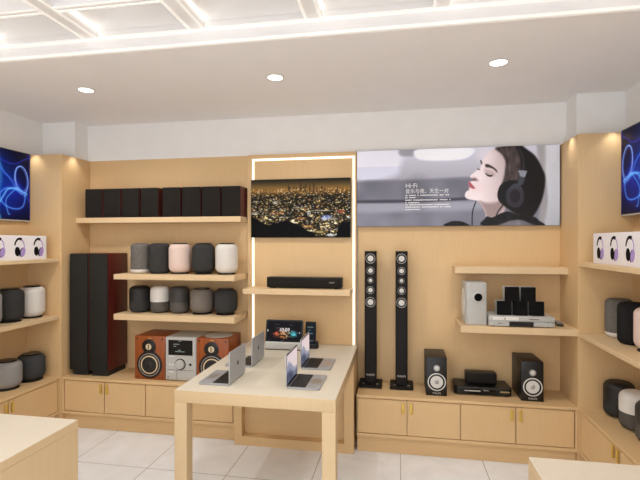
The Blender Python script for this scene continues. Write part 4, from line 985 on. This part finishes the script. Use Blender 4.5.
def poster(u, v):
    W, H = 1.592, 0.634
    C = lambda k, soft=.004: cover(u, v, POLY[k], soft)
    n = vnoise(u, v, 9, 4); n2 = vnoise(u, v, 28, 6)
    img = np.zeros(u.shape+(3,))
    t_ = np.clip((v-.38)/.25, 0, 1)[..., None]
    img[:] = (np.array([176, 174, 180])*(1-t_)+np.array([214, 214, 220])*t_)/255
    img = lay(img, C('winA', .03), np.stack([216+0*u+14*(v > .5), 217+0*u+12*(v > .5), 226+0*u+8*(v > .5)], -1))
    img = lay(img, C('pillar', .012)*.8, (158, 156, 160))
    img = lay(img, C('winB', .012), (240, 240, 243))
    lo = np.clip((.40-v)*26, 0, 1)
    img = lay(img, lo, np.stack([138+18*(n-.5), 138+18*(n-.5), 146+18*(n-.5)], -1))
    img = lay(img, C('bench', .010)*.55, np.stack([126+22*(n-.5), 126+22*(n-.5), 134+22*(n-.5)], -1))
    img = lay(img, C('seatlit', .020), (166, 166, 174))
    img = lay(img, C('seam', .007)*.85, (76, 74, 84))
    img = lay(img, ell(u, v, .50, .27, .10, .13, .9)*.35, (96, 96, 104))
    img = lay(img, C('rightwall', .012), np.stack([186+14*(n-.5)+40*v, 190+14*(n-.5)+36*v, 194+14*(n-.5)+34*v], -1))
    img = lay(img, C('post', .012)*.8, (170, 168, 168))
    img = lay(img, C('lump', .004), (26, 24, 28))
    # neck, face
    img = lay(img, C('neck', .005), (196, 182, 178))
    img = lay(img, C('face', .0035), np.stack([230-30*np.clip((u-1.00)/.2, 0, 1), 219-34*np.clip((u-1.00)/.2, 0, 1), 216-34*np.clip((u-1.00)/.2, 0, 1)], -1))
    img = lay(img, ell(u, v, 1.045, .56, .07, .06, .9)*.4, (240, 228, 226))
    img = lay(img, C('jawshade', .014)*.75, (150, 132, 128))
    img = lay(img, C('eyeshade', .012)*.35, (150, 124, 122))
    img = lay(img, ell(u, v, .975, .315, .06, .05, .9)*.15, (214, 176, 174))
    img = lay(img, C('noseshade', .008)*.45, (150, 120, 118))
    img = lay(img, C('nostril', .004)*.6, (96, 66, 64))
    img = lay(img, C('brow', .004)*.85, (58, 46, 44)); img = lay(img, C('brow2', .003)*.8, (70, 56, 54))
    img = lay(img, C('lash', .003)*.9, (42, 32, 34)); img = lay(img, C('lash2', .003)*.8, (70, 56, 56))
    img = lay(img, C('lips', .0035)*.92, (172, 96, 100)); 
    # clothes and hair
    img = lay(img, C('cloth', .005), np.stack([40+30*(n2-.5), 39+30*(n2-.5), 43+30*(n2-.5)], -1))
    img = lay(img, C('shoulder', .007)*.9, np.stack([140+30*(n2-.5), 138+30*(n2-.5), 142+30*(n2-.5)], -1))
    hz_ = vnoise(u*3, v*.8, 24, 9)
    img = lay(img, C('hair', .008), np.stack([24+16*hz_, 21+14*hz_, 22+14*hz_], -1))
    img = lay(img, C('hairfront', .016)*.8, np.stack([84+50*hz_, 74+46*hz_, 72+44*hz_], -1))
    # headphones
    img = lay(img, C('pad', .004), (26, 26, 30)); img = lay(img, C('cup', .004), (66, 67, 75))
    img = lay(img, np.clip(C('cup', .004)-C('cupin', .004), 0, 1)*np.clip((v-.24)*9, 0, 1)*.6, (104, 106, 116))
    img = lay(img, C('cupin', .004)*.9, np.stack([48+60*np.clip(v-.2, 0, .2), 41+60*np.clip(v-.2, 0, .2), 48+60*np.clip(v-.2, 0, .2)], -1))
    img = lay(img, np.clip(C('cupin', .003)-cover(u, v, [((x-1.25)*.86+1.25, (y-.255)*.86+.255) for x, y in POLY['cupin']], .003), 0, 1)*.35, (120, 122, 130))
    img = lay(img, C('band', .004), (34, 35, 40)); img = lay(img, C('bandhi', .003)*.6, (92, 94, 102))
    img = lay(img, C('arm', .004), (84, 86, 92)); img = lay(img, C('armsilver', .004)*.85, (166, 168, 174))
    img = lay(img, C('cable', .002)*.85, (44, 44, 50)); img = lay(img, C('cable2', .002)*.8, (34, 34, 38))
    img = np.clip(np.clip((img-.5)*1.10+.50, 0, 1)**1.22, 0, 1)*np.array([.985, .99, 1.025])
    return np.clip(img, 0, 1)
r = thing('wall_poster', 'wide wall poster of a woman in headphones with eyes closed, above the empty shelf', 'poster', (0.4395, YB, 1.762))
bm = bmesh.new(); box(bm, -0.798, 0.798, -0.040, 0, -0.001, 0.635, 0.002, 1); fr = obj('frame', bm, mat('dark_bronze_frame', (70, 60, 54), 0.4), r)
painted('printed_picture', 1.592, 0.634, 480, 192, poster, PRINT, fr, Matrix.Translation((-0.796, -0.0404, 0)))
text('headline', 'Hi·Fi', 0.052, (0.403-0.797, -0.0408, 0.333), TEXTW, fr, 'LEFT', depth=0.0002)
h2 = text('slogan', '音乐与我，天生一对', 0.042, (0.403-0.797, -0.0408, 0.286), TEXTW, fr, 'LEFT', depth=0.0002)
wd = max(v.co.x for v in h2.data.vertices)-min(v.co.x for v in h2.data.vertices)
x0_ = min(v.co.x for v in h2.data.vertices)
for v in h2.data.vertices: v.co.x = x0_+(v.co.x-x0_)*0.345/max(wd, .01)
bm = bmesh.new(); rr_ = random.Random(3)
for u0, u1, vz in ((.403, .767, .254), (.403, .488, .236), (.403, .767, .215), (.403, .517, .194), (.403, .755, .176), (.403, .767, .157), (.403, .525, .137)):
    x = u0
    while x < u1:
        w_ = rr_.uniform(.006, .010); x2 = min(x+w_, u1)
        box(bm, x-.797, x2-.797, -0.0409, -0.0404, vz-.0042+rr_.uniform(-.0008, .0008), vz+.0042)
        x = x2+(rr_.uniform(.012, .016) if rr_.random() < .09 else .0022)
obj('small_print', bm, TEXTW, fr, smooth=False)['kind'] = 'stuff'

# ------------------------------------------------------------------ light
def area(name, loc, rot, sx, sy, watts, col=(1, .95, .88), spread=180):
    l = bpy.data.lights.new(name, 'AREA'); l.shape = 'RECTANGLE'; l.size = sx; l.size_y = sy; l.energy = watts; l.color = col
    l.spread = math.radians(spread)
    o = bpy.data.objects.new(name, l); COL.objects.link(o); o.location = loc; o.rotation_euler = rot
    return o
def spot(name, loc, watts, deg, blend=.6, rad=.04, col=(1, .98, .95)):
    l = bpy.data.lights.new(name, 'SPOT'); l.energy = watts; l.spot_size = math.radians(deg); l.spot_blend = blend; l.shadow_soft_size = rad; l.color = col
    o = bpy.data.objects.new(name, l); COL.objects.link(o); o.location = loc
    return o
for x, e in ((-2.243, 40), (-0.822, 28), (0.598, 26)): spot('downlight_beam', (x, 2.905, ZC-0.02), e, 152, 0.75, .05)
# small accent lamps grazing the tops of the corner piers
for x, y in ((-3.17, 3.40), (-2.855, 3.60), (1.475, 3.40), (1.195, 3.58)): spot('pier_accent', (x, y, 2.445), 1.8, 110, 1.0, .012)

w = bpy.data.worlds.new('added_front_fill'); SC.world = w; w.use_nodes = True  # fill light added through the unseen open front
bg = w.node_tree.nodes['Background']; bg.inputs['Color'].default_value = (0.93, 0.97, 1.03, 1); bg.inputs['Strength'].default_value = 2.0

# ------------------------------------------------------------------ camera
cd = bpy.data.cameras.new('camera'); co_ = bpy.data.objects.new('camera', cd); COL.objects.link(co_)
co_.location = (0, 0, 1.63); co_.rotation_euler = (PI/2, 0, math.radians(10.1))
cd.sensor_fit = 'HORIZONTAL'; cd.sensor_width = 36.0; cd.lens = 36.0*448/640
cd.shift_y = 2.0/640; cd.clip_start = 0.02
SC.camera = co_
vs = SC.view_settings
vs.view_transform = 'Standard'; vs.look = 'None'; vs.exposure = 0.06; vs.gamma = 1.0; vs.use_curve_mapping = False
